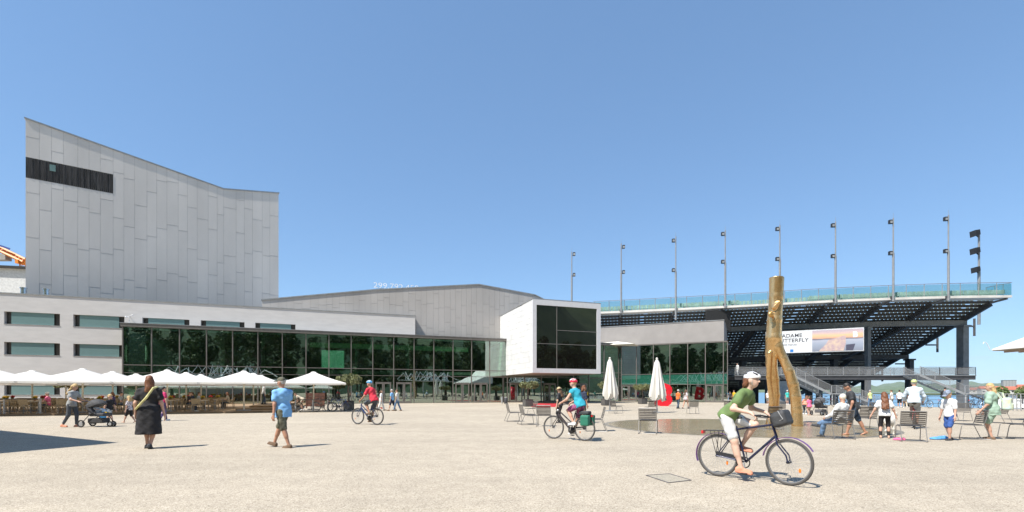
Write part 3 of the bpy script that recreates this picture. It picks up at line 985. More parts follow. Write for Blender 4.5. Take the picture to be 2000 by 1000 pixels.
# ------------------------------------------------------------------ lakeside grandstand
steel_dk = M('dark_grandstand_steel', (0.075, 0.075, 0.08), 0.55, 0.2, 0.1, 2)
steel_md = M('grey_grandstand_steel', (0.24, 0.245, 0.25), 0.5, 0.3, 0.1, 1.5)
steel_lt = M('galvanised_steel', (0.50, 0.505, 0.51), 0.4, 0.5, 0.1, 2)
seat_m = M('pale_green_seat', (0.46, 0.54, 0.48), 0.6, 0, 0.15, 1.2)
slab_m = M('pale_rim_steel', (0.62, 0.60, 0.56), 0.6, 0, 0.08, 0.8)
rail_glass = glass_mat('teal_balustrade_glass', (0.80, 0.92, 0.92), 0.09)
def mesh_mat(name, col, a):
    m = bpy.data.materials.new(name); m.use_nodes = True
    t = m.node_tree; b = t.nodes['Principled BSDF']
    b.inputs['Base Color'].default_value = (*col, 1); b.inputs['Roughness'].default_value = .5
    b.inputs['Metallic'].default_value = 0.3
    b.inputs['Alpha'].default_value = a
    return m
wire_mesh = mesh_mat('wire_mesh_infill', (0.30, 0.30, 0.30), 0.26)

RIM = [(-14, 86.6), (2, 84.6), (15.1, 81.8), (33.8, 76.2), (47, 71.6), (59, 68.9), (70.2, 67.9), (78, 68.3)]
def catmull(P, n=16):
    out = []
    for i in range(1, len(P) - 2):
        p0, p1, p2, p3 = [Vector((*q, 0)) for q in P[i - 1:i + 3]]
        for k in range(n):
            t = k / n
            out.append(0.5 * ((2 * p1) + (p2 - p0) * t + (2 * p0 - 5 * p1 + 4 * p2 - p3) * t * t + (3 * p1 - p0 - 3 * p2 + p3) * t ** 3))
    out.append(Vector((*P[-2], 0)))
    return out
RIMP = catmull(RIM)
FAN = Vector((45, 260, 0))
RZ0 = 15.0
def rim(px):
    q = [(CX + F * p.x / p.y, p) for p in RIMP]
    for (a, pa), (b, pb) in zip(q, q[1:]):
        if a <= px <= b: return pa.lerp(pb, (px - a) / (b - a))
    return q[-1][1] if px > q[-1][0] else q[0][1]
def inward(p, s, z): 
    d = (FAN - p); d.z = 0; d.normalize()
    w = p + d * s
    return Vector((w.x, w.y, z))
RAKE = 0.45

def grandstand():
    root = empty('grandstand', (0, 0, 0), 0, 'huge dark steel open air grandstand with glass topped rim by the lake', 'grandstand')
    pts = RIMP[::4]
    if pts[-1] != RIMP[-1]: pts.append(RIMP[-1])
    def strip(s0, s1, z0, z1, name, mat, P=pts):
        mb = MB(); n = len(P)
        for p in P:
            a, b = inward(p, s0, z0), inward(p, s1, z0)
            c, d = inward(p, s1, z1), inward(p, s0, z1)
            mb.v += [tuple(a), tuple(b), tuple(c), tuple(d)]
        for i in range(n - 1):
            for k in range(4):
                k2 = (k + 1) % 4
                mb.f.append((4 * i + k, 4 * i + 4 + k, 4 * i + 4 + k2, 4 * i + k2)); mb.m.append(0)
        mb.f += [(3, 2, 1, 0), tuple(4 * (n - 1) + k for k in range(4))]; mb.m += [0, 0]
        return mb.build(name, mat, root)
    strip(-0.05, 0.25, RZ0 - 0.30, RZ0 + 0.02, 'rim_beam', slab_m)
    strip(0.3, 2.2, RZ0 - 0.28, RZ0 - 0.12, 'rim_walkway', slab_m)
    n_t = 33
    seats = MB()
    dense = RIMP
    for k in range(n_t):
        s = 2.35 + 0.86 * k
        z = RZ0 - 0.42 - RAKE * 0.86 * k
        strip(s, s + 0.78, z, z + 0.09, 'tread', steel_dk)
        strip(s + 0.02, s + 0.10, z - 0.30, z - 0.005, 'tread_beam', steel_dk)
        # seats of this row
        acc = 0.0
        prev = None
        for p in dense:
            q = inward(p, s + 0.3, z + 0.1)
            if prev is not None:
                seg = q - prev; L = seg.length; t = seg.normalized(); nrm = Vector((-t.y, t.x, 0))
                while acc < L:
                    c = prev + t * acc
                    if (int(c.x * 1.7) % 19) != 0:
                        for (w, d0, d1, h0, h1) in ((0.43, -0.24, -0.19, 0.0, 0.46),):
                            v = []
                            for zz in (h0, h1):
                                for a, b in ((-w / 2, d0), (w / 2, d0), (w / 2, d1), (-w / 2, d1)):
                                    u = c + t * a + nrm * b; v.append((u.x, u.y, c.z + zz))
                            seats.add(v, [(0, 3, 2, 1), (4, 5, 6, 7), (0, 1, 5, 4), (1, 2, 6, 5), (2, 3, 7, 6), (3, 0, 4, 7)])
                    acc += 0.56
                acc -= L
            prev = q
    # two back rows on the rim walkway, seen through the balustrade
    for s, z in ((1.0, RZ0 + 0.05), (1.9, RZ0 + 0.02)):
        acc = 0.0; prev = None
        for p in dense:
            q = inward(p, s, z)
            if prev is not None:
                seg = q - prev; L = seg.length; t = seg.normalized(); nrm = Vector((-t.y, t.x, 0))
                while acc < L:
                    c = prev + t * acc
                    if int(c.x / 9.0) % 5 != 4 or s > 1.5:
                        for (w, d0, d1, h0, h1) in ((0.46, -0.05, 0.03, 0.35, 0.92), (0.46, 0.03, 0.4, 0.35, 0.42)):
                            v = []
                            for zz in (h0, h1):
                                for a, b in ((-w / 2, d0), (w / 2, d0), (w / 2, d1), (-w / 2, d1)):
                                    u = c + t * a + nrm * b; v.append((u.x, u.y, c.z + zz))
                            seats.add(v, [(0, 3, 2, 1), (4, 5, 6, 7), (0, 1, 5, 4), (1, 2, 6, 5), (2, 3, 7, 6), (3, 0, 4, 7)])
                    acc += 0.56
                acc -= L
            prev = q
    tag(seats.build('seat_rows', seat_m, root), kind='stuff')
    # glass balustrade: panes, posts, handrail
    pxs = [1160]
    while pxs[-1] < 1976:
        p = rim(pxs[-1]); pxs.append(pxs[-1] + 2.65 * F / p.y * 0.97)
    pxs[-1] = 1977
    HR = 1.72
    for a, b in zip(pxs, pxs[1:]):
        pa, pb = rim(a), rim(b)
        A, B = inward(pa, 0.0, RZ0 + 0.06), inward(pb, 0.0, RZ0 + 0.06)
        t = (B - A).normalized()
        A2, B2 = A + t * 0.06, B - t * 0.06
        up = Vector((0, 0, HR - 0.1)); nr = Vector((-t.y, t.x, 0)) * 0.012
        MB().add([A2, B2, B2 + up, A2 + up, A2 + nr, B2 + nr, B2 + up + nr, A2 + up + nr], [(0, 1, 2, 3), (7, 6, 5, 4), (0, 3, 7, 4), (1, 5, 6, 2), (3, 2, 6, 7), (0, 4, 5, 1)]).build('pane', rail_glass, root)
        MB().bar(A, A + Vector((0, 0, HR)), 0.06, 0.08).build('rail_post', steel_md, root)
        MB().bar(A + Vector((0, 0, HR + .03)), B + Vector((0, 0, HR + .03)), 0.10, 0.06).build('handrail', steel_md, root)
    pe = inward(RIMP[-1], 0, RZ0)
    for s in range(0, 3):
        A, B = inward(RIMP[-1], s * 1.1, RZ0 + .06), inward(RIMP[-1], (s + 1) * 1.1, RZ0 + .06)
        MB().bar(A + Vector((0.05, 0.05, .85)), B + Vector((0.05, -.05, .85)), 0.012, 1.6).build('pane', rail_glass, root)
        MB().bar(B + Vector((.05, 0, 0)), B + Vector((0.05, 0, HR)), 0.07, 0.07).build('rail_post', steel_md, root)
        MB().bar(A + Vector((0.05, 0.06, HR + .03)), B + Vector((0.05, 0, HR + .03)), 0.1, 0.06).build('handrail', steel_md, root)
    # rakers under the tiers
    rk = [1117, 1213, 1319, 1415, 1521, 1629, 1741, 1848, 1969]
    for px in rk:
        p = rim(px)
        A = inward(p, 2.2, RZ0 - 0.75); B = inward(p, 30, RZ0 - 0.42 - RAKE * 28.0 - 0.75)
        MB().bar(A, B, 0.34, 0.75).build('raker', steel_dk, root)
        A0 = inward(p, 0.1, RZ0 - 0.42)
        MB().bar(A0, A + Vector((0, 0, .1)), 0.22, 0.26).build('raker_tip', steel_md, root)
    # girders along the arc
    G = [rim(x) for x in range(1100, 1980, 20)] + [rim(1972)]
    strip(5.6, 6.0, 11.55, 12.35, 'girder', steel_md, G)
    strip(15.0, 15.5, 7.1, 7.8, 'girder', steel_dk, G)
    strip(23.5, 24.0, 3.5, 4.1, 'girder', steel_dk, G)
    def column(px, s, zt, w, mat, name='column'):
        p = rim(px)
        for _ in range(6):                      # find the rim point whose inward offset lands on this pixel
            q = inward(p, s, 0)
            e = px - (CX + F * q.x / q.y)
            p = rim(CX + F * p.x / p.y + e)
        q = inward(p, s, 0)
        MB().box(q.x - w / 2, q.x + w / 2, q.y - w * .7, q.y + w * .7, -1.6, zt).build(name, mat, root)
        MB().box(q.x - w * .7, q.x + w * .7, q.y - w, q.y + w, zt + .002, zt + .25).build('column_head', mat, root)
    column(1880, 5.8, 11.3, .85, steel_md)
    column(1695, 5.8, 11.3, 0.5, steel_md)
    column(1500, 5.8, 11.3, 0.6, steel_dk)
    for px in (1450, 1540, 1629, 1777): column(px, 15.2, 6.85, 0.75, steel_dk)
    for px in (1475, 1580, 1690): column(px, 23.7, 3.25, 0.8, steel_dk)
    # diagonal struts
    for pa, sa, za, pb, sb, zb in ((1500, 6, 11.6, 1472, 22, 3.6), (1629, 6, 11.6, 1600, 15, 7.2), (1741, 6, 11.6, 1705, 15, 7.2), (1848, 6, 11.6, 1800, 15, 7.2)):
        MB().bar(inward(rim(pa), sa, za), inward(rim(pb), sb, zb), 0.4, 0.45).build('strut', steel_dk, root)
    # service brackets on the open end
    e = RIMP[-1]
    for s, zc, L in ((7.0, 11.6, 2.2), (12.0, 9.2, 1.5), (17.5, 6.4, 1.6), (22, 4.6, 1.3)):
        q = inward(e, s, zc)
        MB().bar(q - Vector((.3, 0, 0)), q + Vector((L, 0, 0)), 0.22, 0.22).bar(q + Vector((L + .1, 0, -1.5 if s < 8 else -1.2)), q + Vector((L + .1, 0, 1.2)), 0.24, 0.3).build('bracket', steel_dk, root)
    # dark storage wall under the lowest tiers
    W = [rim(x) for x in range(1100, 1660, 20)]
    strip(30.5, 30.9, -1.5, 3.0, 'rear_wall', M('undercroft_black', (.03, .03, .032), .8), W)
    MB().box(43, 44.8, 78, 79, -1.5, 3.2).build('utility_cabinet', steel_lt, root)
    # loudspeaker grille above the pavilion
    q = rim(1404)
    MB().box(q.x - 1.9, q.x + 1.9, q.y + .1, q.y + .6, RZ0 - 3.9, RZ0 - .6).build('loudspeaker_array', M('grille_black', (.02, .02, .02), .6, 0, .4, 8), root)

grandstand()

def light_masts():
    base = M('mast_grey', (0.33, 0.335, 0.34), 0.45, 0.4)
    black = M('lamp_black', (0.02, 0.02, 0.022), 0.45)
    white = M('lamp_face', (0.6, 0.6, 0.58), 0.3)
    data = [(1117, 492, 600), (1213, 476, 612), (1319, 462, 625), (1415, 450, 601), (1521, 440, 596), (1629, 433, 592), (1741, 426, 588), (1848, 420, 587)]
    names = ['standing behind the white box', 'over the pavilion wall next to the white box', 'over the middle of the pavilion wall', 'beside the black loudspeaker grille',
             'rising behind the bronze tree trunk', 'next beyond the bronze trunk', 'between the banner and the open end', 'next to the mast with three floodlights']
    for (px, yt, yb), nm in zip(data, names):
        p = inward(rim(px), -0.32, 0)
        k = p.y / F
        zt = (CY - yt) * k + CAMH; zb = (CY - yb) * k + CAMH
        root = empty('light_mast', (p.x, p.y, zb), 0, 'slim grey floodlight mast ' + nm, 'light mast', 'floodlight masts along the grandstand rim')
        H = zt - zb
        MB().tube([(0, 0, 0), (0, 0, H * .58)], 0.15, 10).tube([(0, 0, H * .58), (0, 0, H)], 0.09, 10).tube([(0, 0, H), (0, 0, H + .7)], 0.02, 5).build('pole', base, root, True)
        MB().box(-.2, .2, 0, .34, .4, .7).build('clamp', steel_dk, root)
        sg = 1 if px < 1250 else -1
        for zz in (H * .62 - (.8 if px > 1500 else .6), H * .93):
            l = MB().bar((sg * .12, 0, zz), (sg * .42, .1, zz + .2), .08, .08).box(min(sg * .2, sg * .6), max(sg * .2, sg * .6), -.18, .2, zz + .02, zz + .56).build('floodlight', black, root)
            MB().box(min(sg * .24, sg * .56), max(sg * .24, sg * .56), -.2, -.182, zz + .08, zz + .4).build('lamp_face', steel_lt, l)
    p = inward(RIMP[-1], 6.2, 0)
    p = Vector(((1912 - CX) / F * p.y, p.y, 0))
    k = p.y / F
    zt, zb = (CY - 449) * k + CAMH, (CY - 634) * k + CAMH
    root = empty('light_mast', (p.x, p.y, zb), 0, 'grey mast carrying three large black floodlights at the open end', 'light mast', 'floodlight masts along the grandstand rim')
    H = zt - zb
    MB().tube([(0, 0, 0), (0, 0, H * .6)], 0.2, 10).tube([(0, 0, H * .6), (0, 0, H)], 0.14, 10).build('pole', base, root, True)
    for f, w in ((.96, .74), (.775, .74), (.58, .6)):
        z = H * f
        l = MB().bar((-.1, 0, z - .5), (-.5, 0, z - .2), .12, .12).add([(-.2, -.5, z - .25), (-.2, .5, z - .25), (-1.2 * w, .5, z - .5), (-1.2 * w, -.5, z - .5), (-.3, -.5, z + .7 * w), (-.3, .5, z + .7 * w), (-1.35 * w, .5, z + .55 * w), (-1.35 * w, -.5, z + .55 * w)],
            [(0, 1, 2, 3), (7, 6, 5, 4), (0, 4, 5, 1), (1, 5, 6, 2), (2, 6, 7, 3), (3, 7, 4, 0)]).build('floodlight', black, root)
light_masts()

def banner():
    R1 = at(1687, 686, 69.5); L1 = at(1496, 689.5, 75.0)
    hgt = 3.3
    w = Vector((R1.x - L1.x, R1.y - L1.y, 0)); W = w.length
    root = empty('opera_banner', (L1.x, L1.y, (L1.z + R1.z) / 2), math.atan2(w.y, w.x), 'wide pale banner reading MADAME BUTTERFLY with a sunset picture hung under the grandstand', 'banner')
    MB().box(0, W, 0, 0.08, 0, hgt).build('board', M('banner_white', (.72, .74, .76), .6), root)
    MB().box(-.06, W + .06, .085, .2, -.08, hgt + .08).build('frame', steel_lt, root)
    x0 = W * (1588 - 1496) / (1687 - 1496) * 1.02
    # evening picture: sky bands and lake as printed colour
    m = bpy.data.materials.new('sunset_print'); m.use_nodes = True
    t = m.node_tree; b = t.nodes['Principled BSDF']; b.inputs['Roughness'].default_value = .6
    tcn = t.nodes.new('ShaderNodeTexCoord'); sp = t.nodes.new('ShaderNodeSeparateXYZ')
    t.links.new(tcn.outputs['Generated'], sp.inputs[0])
    n = t.nodes.new('ShaderNodeTexNoise'); n.inputs['Scale'].default_value = 3; n.inputs['Detail'].default_value = 5
    mpn = t.nodes.new('ShaderNodeMapping'); mpn.inputs['Scale'].default_value = (1, 1, 6)
    t.links.new(tcn.outputs['Generated'], mpn.inputs[0]); t.links.new(mpn.outputs[0], n.inputs['Vector'])
    ad = t.nodes.new('ShaderNodeMath'); ad.operation = 'MULTIPLY_ADD'; ad.inputs[1].default_value = .16
    sb = t.nodes.new('ShaderNodeMath'); sb.operation = 'SUBTRACT'; sb.inputs[1].default_value = .08
    t.links.new(n.outputs[0], ad.inputs[0]); t.links.new(sp.outputs[2], ad.inputs[2]); t.links.new(ad.outputs[0], sb.inputs[0])
    rp = t.nodes.new('ShaderNodeValToRGB'); e = rp.color_ramp.elements
    e[0].color = (.22, .24, .30, 1); e[1].color = (.42, .36, .42, 1)
    for p_, c in ((.3, (.30, .34, .42)), (.52, (.40, .42, .50)), (.57, (.10, .12, .18)), (.62, (.62, .36, .24)), (.74, (.78, .48, .28)), (.86, (.55, .42, .42))):
        k = e.new(p_); k.color = (*c, 1)
    t.links.new(sb.outputs[0], rp.inputs[0]); t.links.new(rp.outputs[0], b.inputs['Base Color'])
    pic = MB().box(x0, W - .06, -.014, -.002, .08, hgt - .08).build('picture', m, root)
    pw = W - x0
    MB().prism([(x0 + pw * .13, .1), (x0 + pw * .62, .1), (x0 + pw * .66, 1.1), (x0 + pw * .66, 2.35), (x0 + pw * .45, 1.95), (x0 + pw * .33, 1.75), (x0 + pw * .27, 1.1)], -.03, -.016).build('stage_shape', M('print_mound', (.62, .48, .36), .7, 0, .35, 2.2, col2=(.42, .30, .34)), pic)
    MB().prism([(x0 + pw * .665, .12), (x0 + pw * .80, .12), (x0 + pw * .84, 1.05), (x0 + pw * .665, .95)], -.028, -.016).build('dark_shape', M('print_dark', (.07, .07, .11), .7), pic)
    ink = M('banner_ink', (.06, .06, .07), .6)
    def line(s, size, x, z, mat=ink, bold=0.0, sp=1.05, fit=None):
        me = text_mesh(s, size, 0, bold=bold, spacing=sp)
        k = 1
        if fit:
            xs_ = [v.co.x for v in me.vertices]; k = fit / (max(xs_) - min(xs_))
        for v in me.vertices: v.co = Vector((x + v.co.x * k, -.02, z + v.co.y))
        me.materials.append(mat)
        tag(link('lettering', me, root), kind='stuff')
    X = lambda px: W * (px - 1496) / (1687 - 1496)
    line('MADAME', .78, X(1520), 2.36, bold=.008, fit=X(1569) - X(1520))
    line('BUTTERFLY', .78, X(1518), 1.62, bold=.008, fit=X(1582) - X(1518))
    line('GIACOMO PUCCINI', .34, X(1519), 1.1, fit=X(1559) - X(1519))
    MB().box(X(1546), X(1552.5), -.02, -.004, .12, .52).build('blue_mark', M('print_blue', (.02, .2, .6), .6), root)
    wh = M('print_white', (.85, .85, .85), .6)
    line('B', 1.05, X(1667), 2.05, wh, bold=.05)
banner()

# ------------------------------------------------------------------ raised lakeside deck and its two stairs
def railing(root, pts, h=1.1, step=2.2, mat=steel_lt, infill=True, name='rail_post'):
    for a, b in zip(pts, pts[1:]):
        a, b = Vector(a), Vector(b)
        n = max(1, round((b - a).length / step))
        up = Vector((0, 0, h))
        for i in range(n + 1):
            p = a.lerp(b, i / n)
            MB().bar(p, p + up, .05, .05, up=(0, 1, 0)).build(name, mat, root)
        MB().bar(a + up, b + up, .06, .05).build('handrail', mat, root)
        if infill:
            for i in range(n):
                p, q = a.lerp(b, (i + .03) / n), a.lerp(b, (i + .97) / n)
                lo, hi = Vector((0, 0, .12)), Vector((0, 0, h - .08))
                d = Vector((0, .006, 0))
                MB().add([p + lo - d, q + lo - d, q + hi - d, p + hi - d, p + lo + d, q + lo + d, q + hi + d, p + hi + d], [(0, 1, 2, 3), (7, 6, 5, 4), (0, 4, 5, 1), (1, 5, 6, 2), (2, 6, 7, 3), (3, 7, 4, 0)]).build('mesh_infill', wire_mesh, root)

def deck():
    zd = 3.75
    root = empty('raised_walkway', (0, 0, 0), 0, 'dark raised steel walkway with mesh railing beneath the grandstand', 'walkway')
    Y0, Y1 = 66.5, 69.6
    X = lambda px, Y=Y0: (px - CX) / F * Y
    xa, xb = X(1436), X(1907)
    MB().box(xa, xb, Y0, Y1, zd - .12, zd).build('deck_slab', steel_md, root)
    MB().box(xa, xb, Y0 + .1, Y0 + .4, zd - .62, zd - .122).build('edge_beam', steel_dk, root)
    MB().box(xa, xb, Y1 - .4, Y1 - .1, zd - .62, zd - .122).build('edge_beam', steel_dk, root)
    s1a, s1b, s2a, s2b = X(1502), X(1548), X(1768), X(1784)
    railing(root, [(xa, Y0 + .05, zd), (X(1538), Y0 + .05, zd)])
    railing(root, [(X(1556), Y0 + .05, zd), (X(1770), Y0 + .05, zd)])
    railing(root, [(X(1800), Y0 + .05, zd), (xb - .05, Y0 + .05, zd), (xb - .05, Y1 - .05, zd)], mat=steel_dk)
    railing(root, [(xa, Y1 - .05, zd), (xb - .1, Y1 - .05, zd)], mat=steel_dk)
    for px in (1500, 1600, 1695, 1776, 1880):
        if px in (1880, 1695): continue
        x = X(px, 68)
        MB().box(x - .3, x + .3, 67.7, 68.3, -1.4, zd - .13).build('column', steel_dk, root)
    for nm, xs0, xs1, xl1, xend in (('by the bronze trunk', X(1540, 64.5), X(1615, 64.5), X(1651, 64.5), X(1722, 64.5)), ('at the open end', X(1786, 64.5), X(1872, 64.5), X(1918, 64.5), X(1992, 64.5))):
        st = empty('steel_stair', (0, 0, 0), 0, 'grey steel stair with mesh railings leading up to the walkway ' + nm, 'stair', 'stairs up to the raised walkway')
        ya, yb = 63.6, 66.3
        zl = 1.25
        MB().box(xs0 - 1.6, xs0, ya, yb, zd - .1, zd - .005).build('landing', steel_lt, st)
        def flight(xa_, za_, xb_, zb_):
            n = max(6, int(abs(za_ - zb_) / .17))
            for i in range(n):
                x0 = xa_ + (xb_ - xa_) * i / n; x1 = xa_ + (xb_ - xa_) * (i + 1) / n
                z = za_ + (zb_ - za_) * (i + .5) / n
                MB().box(x0, x1 + .02, ya + .06, yb - .06, z - .05, z).build('step', steel_lt, st)
            for y in (ya, yb):
                MB().bar((xa_, y, za_ - .1), (xb_, y, zb_ - .1), .06, .3).build('stringer', steel_lt, st)
                railing(st, [(xa_, y, za_), (xb_, y, zb_)], 1.05, 2.0)
        flight(xs0, zd, xs1, zl)
        MB().box(xs1, xl1, ya, yb, zl - .12, zl).build('landing', steel_lt, st)
        railing(st, [(xs1 + .05, ya, zl), (xl1, ya, zl)], 1.05)
        flight(xl1, zl, xend, -.7)
        for x in (xs1 + .2, xl1 - .2):
            for y in (ya + .1, yb - .1): MB().bar((x, y, -.7), (x, y, zl - .13), .14, .14).build('leg', steel_lt, st)
deck()

def quay_rail():
    pts = [(31.7, 59.2), (36.3, 50.5), (40.8, 41.9), (43.6, 38.0), (50, 27.8)]
    root = empty('quay_railing', (0, 0, 0), 0, 'thin dark two bar railing along the plaza edge above the water', 'railing')
    for a, b in zip(pts, pts[1:]):
        a, b = Vector((*a, 0)), Vector((*b, 0))
        n = round((b - a).length / 2.4)
        for i in range(n):
            p = a.lerp(b, i / n)
            MB().bar(p, p + Vector((0, 0, 1.0)), .05, .05, up=(0, 1, 0)).build('post', steel_dk, root)
        for z in (.35, .7, 1.02):
            MB().bar(a + Vector((0, 0, z)), b + Vector((0, 0, z)), .035, .035).build('bar', steel_dk, root)
quay_rail()

# ------------------------------------------------------------------ buildings across the bay at the right edge
def town():
    rng = random.Random(21)
    struct('harbour_shore', MB().slab([(330, 390), (2500, 390), (2500, 1500), (1000, 1500)], -1.5, -.3), M('shore_green', (.10, .12, .06), .95))
    wallm = M('house_white', (.72, .70, .66), .9); roofm = M('roof_red', (.42, .13, .08), .85); gr = M('block_grey', (.40, .40, .40), .8)
    c = at(1970, 757, 600)
    root = empty('office_block', (c.x, c.y, 0), R(-35), 'grey ribbed office block rising over the far harbour roofs', 'building')
    zt = at(1970, 743, 600).z
    MB().box(-6, 6, -5, 5, -1, zt).build('wall', gr, root)
    for k in range(9): MB().box(-5.6 + k * 1.3, -5.1 + k * 1.3, -5.2, -5.002, 3, zt - .5).build('fin', steel_md, root)
    MB().box(-6.2, 6.2, -5.3, 5.2, zt + .002, zt + .4).build('roof', coping_m, root)
    lab = ['low white harbour house with red roof nearest the grey block', 'long white harbour shed with red roof beside the stair landing', 'white harbour house with red roof behind the green dressed woman',
           'small white harbour house with red roof by the quay plants', 'white gabled harbour house with red roof farthest along the shore', 'broad white harbour hall with low red roof past the stair']
    for (px, Z, w, h), lb in zip(((1958, 480, 20, 4.5), (1905, 560, 26, 4), (1932, 500, 16, 5), (1985, 430, 12, 3.5), (2010, 450, 16, 6), (1890, 620, 22, 5)), lab):
        c = at(px, 766, Z)
        r = empty('harbour_house', (c.x, c.y, 0), R(rng.uniform(-40, -20)), lb, 'house')
        MB().box(-w / 2, w / 2, -5, 5, -1, h).build('wall', wallm, r)
        MB().add([(-w / 2 - .5, -5.6, h + .01), (w / 2 + .5, -5.6, h + .01), (w / 2 + .5, 5.6, h + .01), (-w / 2 - .5, 5.6, h + .01), (-w / 2, 0, h + 2.6), (w / 2, 0, h + 2.6)], [(0, 3, 2, 1), (0, 1, 5, 4), (2, 3, 4, 5), (1, 2, 5), (3, 0, 4)]).build('roof', roofm, r)
        for k in range(int(w / 4)):
            MB().box(-w / 2 + 1.5 + k * 4, -w / 2 + 3 + k * 4, -5.06, -5.002, 1.2, 2.8).build('window', alu_dark, r)
town()
# ------------------------------------------------------------------ what stands behind the viewer and shows in the glass
def leaf_cloud(n, clumps, size, seed, flat=1.0):
    "many small leaf faces spread round clump centres"
    rng = np.random.default_rng(seed)
    cl = np.array([c[:3] for c in clumps]); rad = np.array([c[3] for c in clumps])
    w = rad ** 2; pick = rng.choice(len(clumps), n, p=w / w.sum())
    d = rng.normal(size=(n, 3)); d /= np.linalg.norm(d, axis=1)[:, None]
    r = rng.uniform(0.45, 1.0, n) ** 0.5
    C = cl[pick] + d * (rad[pick] * r)[:, None] * np.array([1, 1, flat])
    a = rng.normal(size=(n, 3)); a /= np.linalg.norm(a, axis=1)[:, None]
    b = np.cross(a, rng.normal(size=(n, 3))); b /= np.linalg.norm(b, axis=1)[:, None]
    s = size * rng.uniform(0.6, 1.3, n)[:, None]
    V = np.stack([C - a * s, C + b * s * .45, C + a * s, C - b * s * .45], 1).reshape(-1, 3)
    Fc = np.arange(4 * n).reshape(n, 4)
    return V, Fc

def crown_obj(name, n, clumps, size, seed, mat, parent, flat=1.0):
    V, Fc = leaf_cloud(n, clumps, size, seed, flat)
    me = bpy.data.meshes.new(name)
    me.from_pydata(V.tolist(), [], Fc.tolist())
    me.materials.append(mat); me.update()
    return link(name, me, parent)

leaf_dark = M('park_leaf', (0.075, 0.12, 0.03), 0.6, 0, 0.3, 0.35, col2=(0.03, 0.055, 0.018))
bark = M('bark', (0.10, 0.075, 0.055), 0.9, 0, 0.3, 6, bump=.4, bscale=25)

def park_trees():
    protos = []
    for sd in (1, 2, 3):
        rng = random.Random(sd)
        H = 17 + 2 * sd
        r = empty('park_tree', (0, 0, 0), 0, 'tall leafy park tree in the row behind the plaza', 'tree', 'park trees facing the foyer glass')
        MB().tube([(0, 0, 0), (.1, .1, H * .3), (0, .2, H * .7)], [.35, .28, .12], 8).build('trunk', bark, r, True)
        br = MB()
        for k in range(7):
            a = rng.uniform(0, 6.28); z = H * rng.uniform(.22, .55)
            br.tube([(0, .1, z), (math.cos(a) * 1.6, math.sin(a) * 1.6, z + 1.4), (math.cos(a) * 3.2, math.sin(a) * 3.2, z + 2.6)], [.13, .09, .04], 5)
        tag(br.build('branches', bark, r, True), kind='stuff')
        cl = []
        for k in range(26):
            a = rng.uniform(0, 6.28); z = H * rng.uniform(.22, .95); q = math.sin(min(1, (z / H - .1) / .9 * 1.05) * math.pi) * .8 + .3
            cl.append((math.cos(a) * 3.4 * q * rng.random() ** .5, math.sin(a) * 3.4 * q * rng.random() ** .5, z, rng.uniform(1.0, 1.9)))
        crown_obj('crown', 5200, cl, .34, sd, leaf_dark, r)
        protos.append(r)
    rng = random.Random(9)
    k = 0
    for row, (Y, dx) in enumerate(((-34, 0), (-41, 3.5))):
        x = -104 + dx
        while x < 130:
            t = protos[k] if k < 3 else copy_tree(protos[rng.randrange(3)])
            t.location = (x + rng.uniform(-1.2, 1.2), Y + rng.uniform(-2, 2), 0)
            t.rotation_euler = (0, 0, rng.uniform(0, 6.28)); sc = rng.uniform(.85, 1.12); t.scale = (sc, sc, sc)
            k += 1
            x += 7.4
    mb = MB(); n = 90
    rg = random.Random(4)
    for j in range(6):
        for i in range(n):
            x = -1500 + 3000 * i / (n - 1)
            h = (0.75 + .2 * math.sin(x / 260) + .12 * math.sin(x / 97 + 1)) * (1 + .03 * rg.uniform(-1, 1))
            mb.v.append((x, -500 - 170 * j, -2 + 800 * h * math.sin(j / 5 * math.pi / 2)))
    for j in range(5):
        for i in range(n - 1):
            mb.f.append((j * n + i, (j + 1) * n + i, (j + 1) * n + i + 1, j * n + i + 1)); mb.m.append(0)
    struct('wooded_hill', mb, M('far_forest'), True)
park_trees()

def branch_canopies():
    wm = M('white_metal')
    r = empty('branch_canopy', (0, 0, 0), 0, 'white canopy of branching steel tubes at the back of the plaza', 'canopy', 'branching steel canopies behind the plaza')
    rng = random.Random(2)
    for k in range(4):
        MB().tube([(-6 + 4 * k, 0, 0), (-6 + 4 * k, 0, 5)], .14, 8).build('post', wm, r, True)
    mb = MB()
    for k in range(26):
        x = rng.uniform(-8, 8); x2 = x + rng.uniform(-5, 5); y = rng.uniform(-2.5, 2.5)
        mb.tube([(x, y, 5), ((x + x2) / 2, y * .5, 6.8 + rng.random()), (x2, -y, 5.1)], .09, 6)
    tag(mb.build('steel_branches', wm, r, True), kind='stuff')
    MB().box(-9, 9, -3.4, 3.4, 4.85, 4.98).build('roof', M('canopy_glass_grey', (.45, .48, .5), .3), r)
    for i, (x, y, a) in enumerate(((-20, -15, 8), (36, -14, -10), (76, -13, -20))):
        c = r if i == 0 else copy_tree(r)
        c.location = (x, y, 0); c.rotation_euler = (0, 0, R(a))
branch_canopies()

def kiosk_roof():
    root = empty('kiosk', (0, 0, 0), 0, 'flat roofed kiosk whose corner throws the dark shadow on the plaza', 'kiosk')
    z = 4.0
    k_ = z / math.tan(SUN_EL)
    sh = Vector((-SUN_AZ.x, -SUN_AZ.y)) * k_
    A_ = Vector((-10.9, 13.4)) - sh
    B_, D_ = A_ + Vector((-8.0, 4.4)) * 2.2, A_ + Vector((-.8, -2.4)) * 4
    MB().slab([tuple(A_), tuple(B_), tuple(B_ + Vector((-8, -10))), tuple(D_ + Vector((-4, 0))), tuple(D_)], z - .25, z).build('roof', M('white_metal'), root)
    for p in ((-16, 11.5), (-28, 18), (-33, 10.5), (-18, 4)):
        MB().tube([(*p, 0), (*p, z - .26)], .12, 10).build('post', steel_lt, root, True)
    MB().box(-29, -20, 8, 13, 0, z - .27).build('cabin', plaster, root)
kiosk_roof()

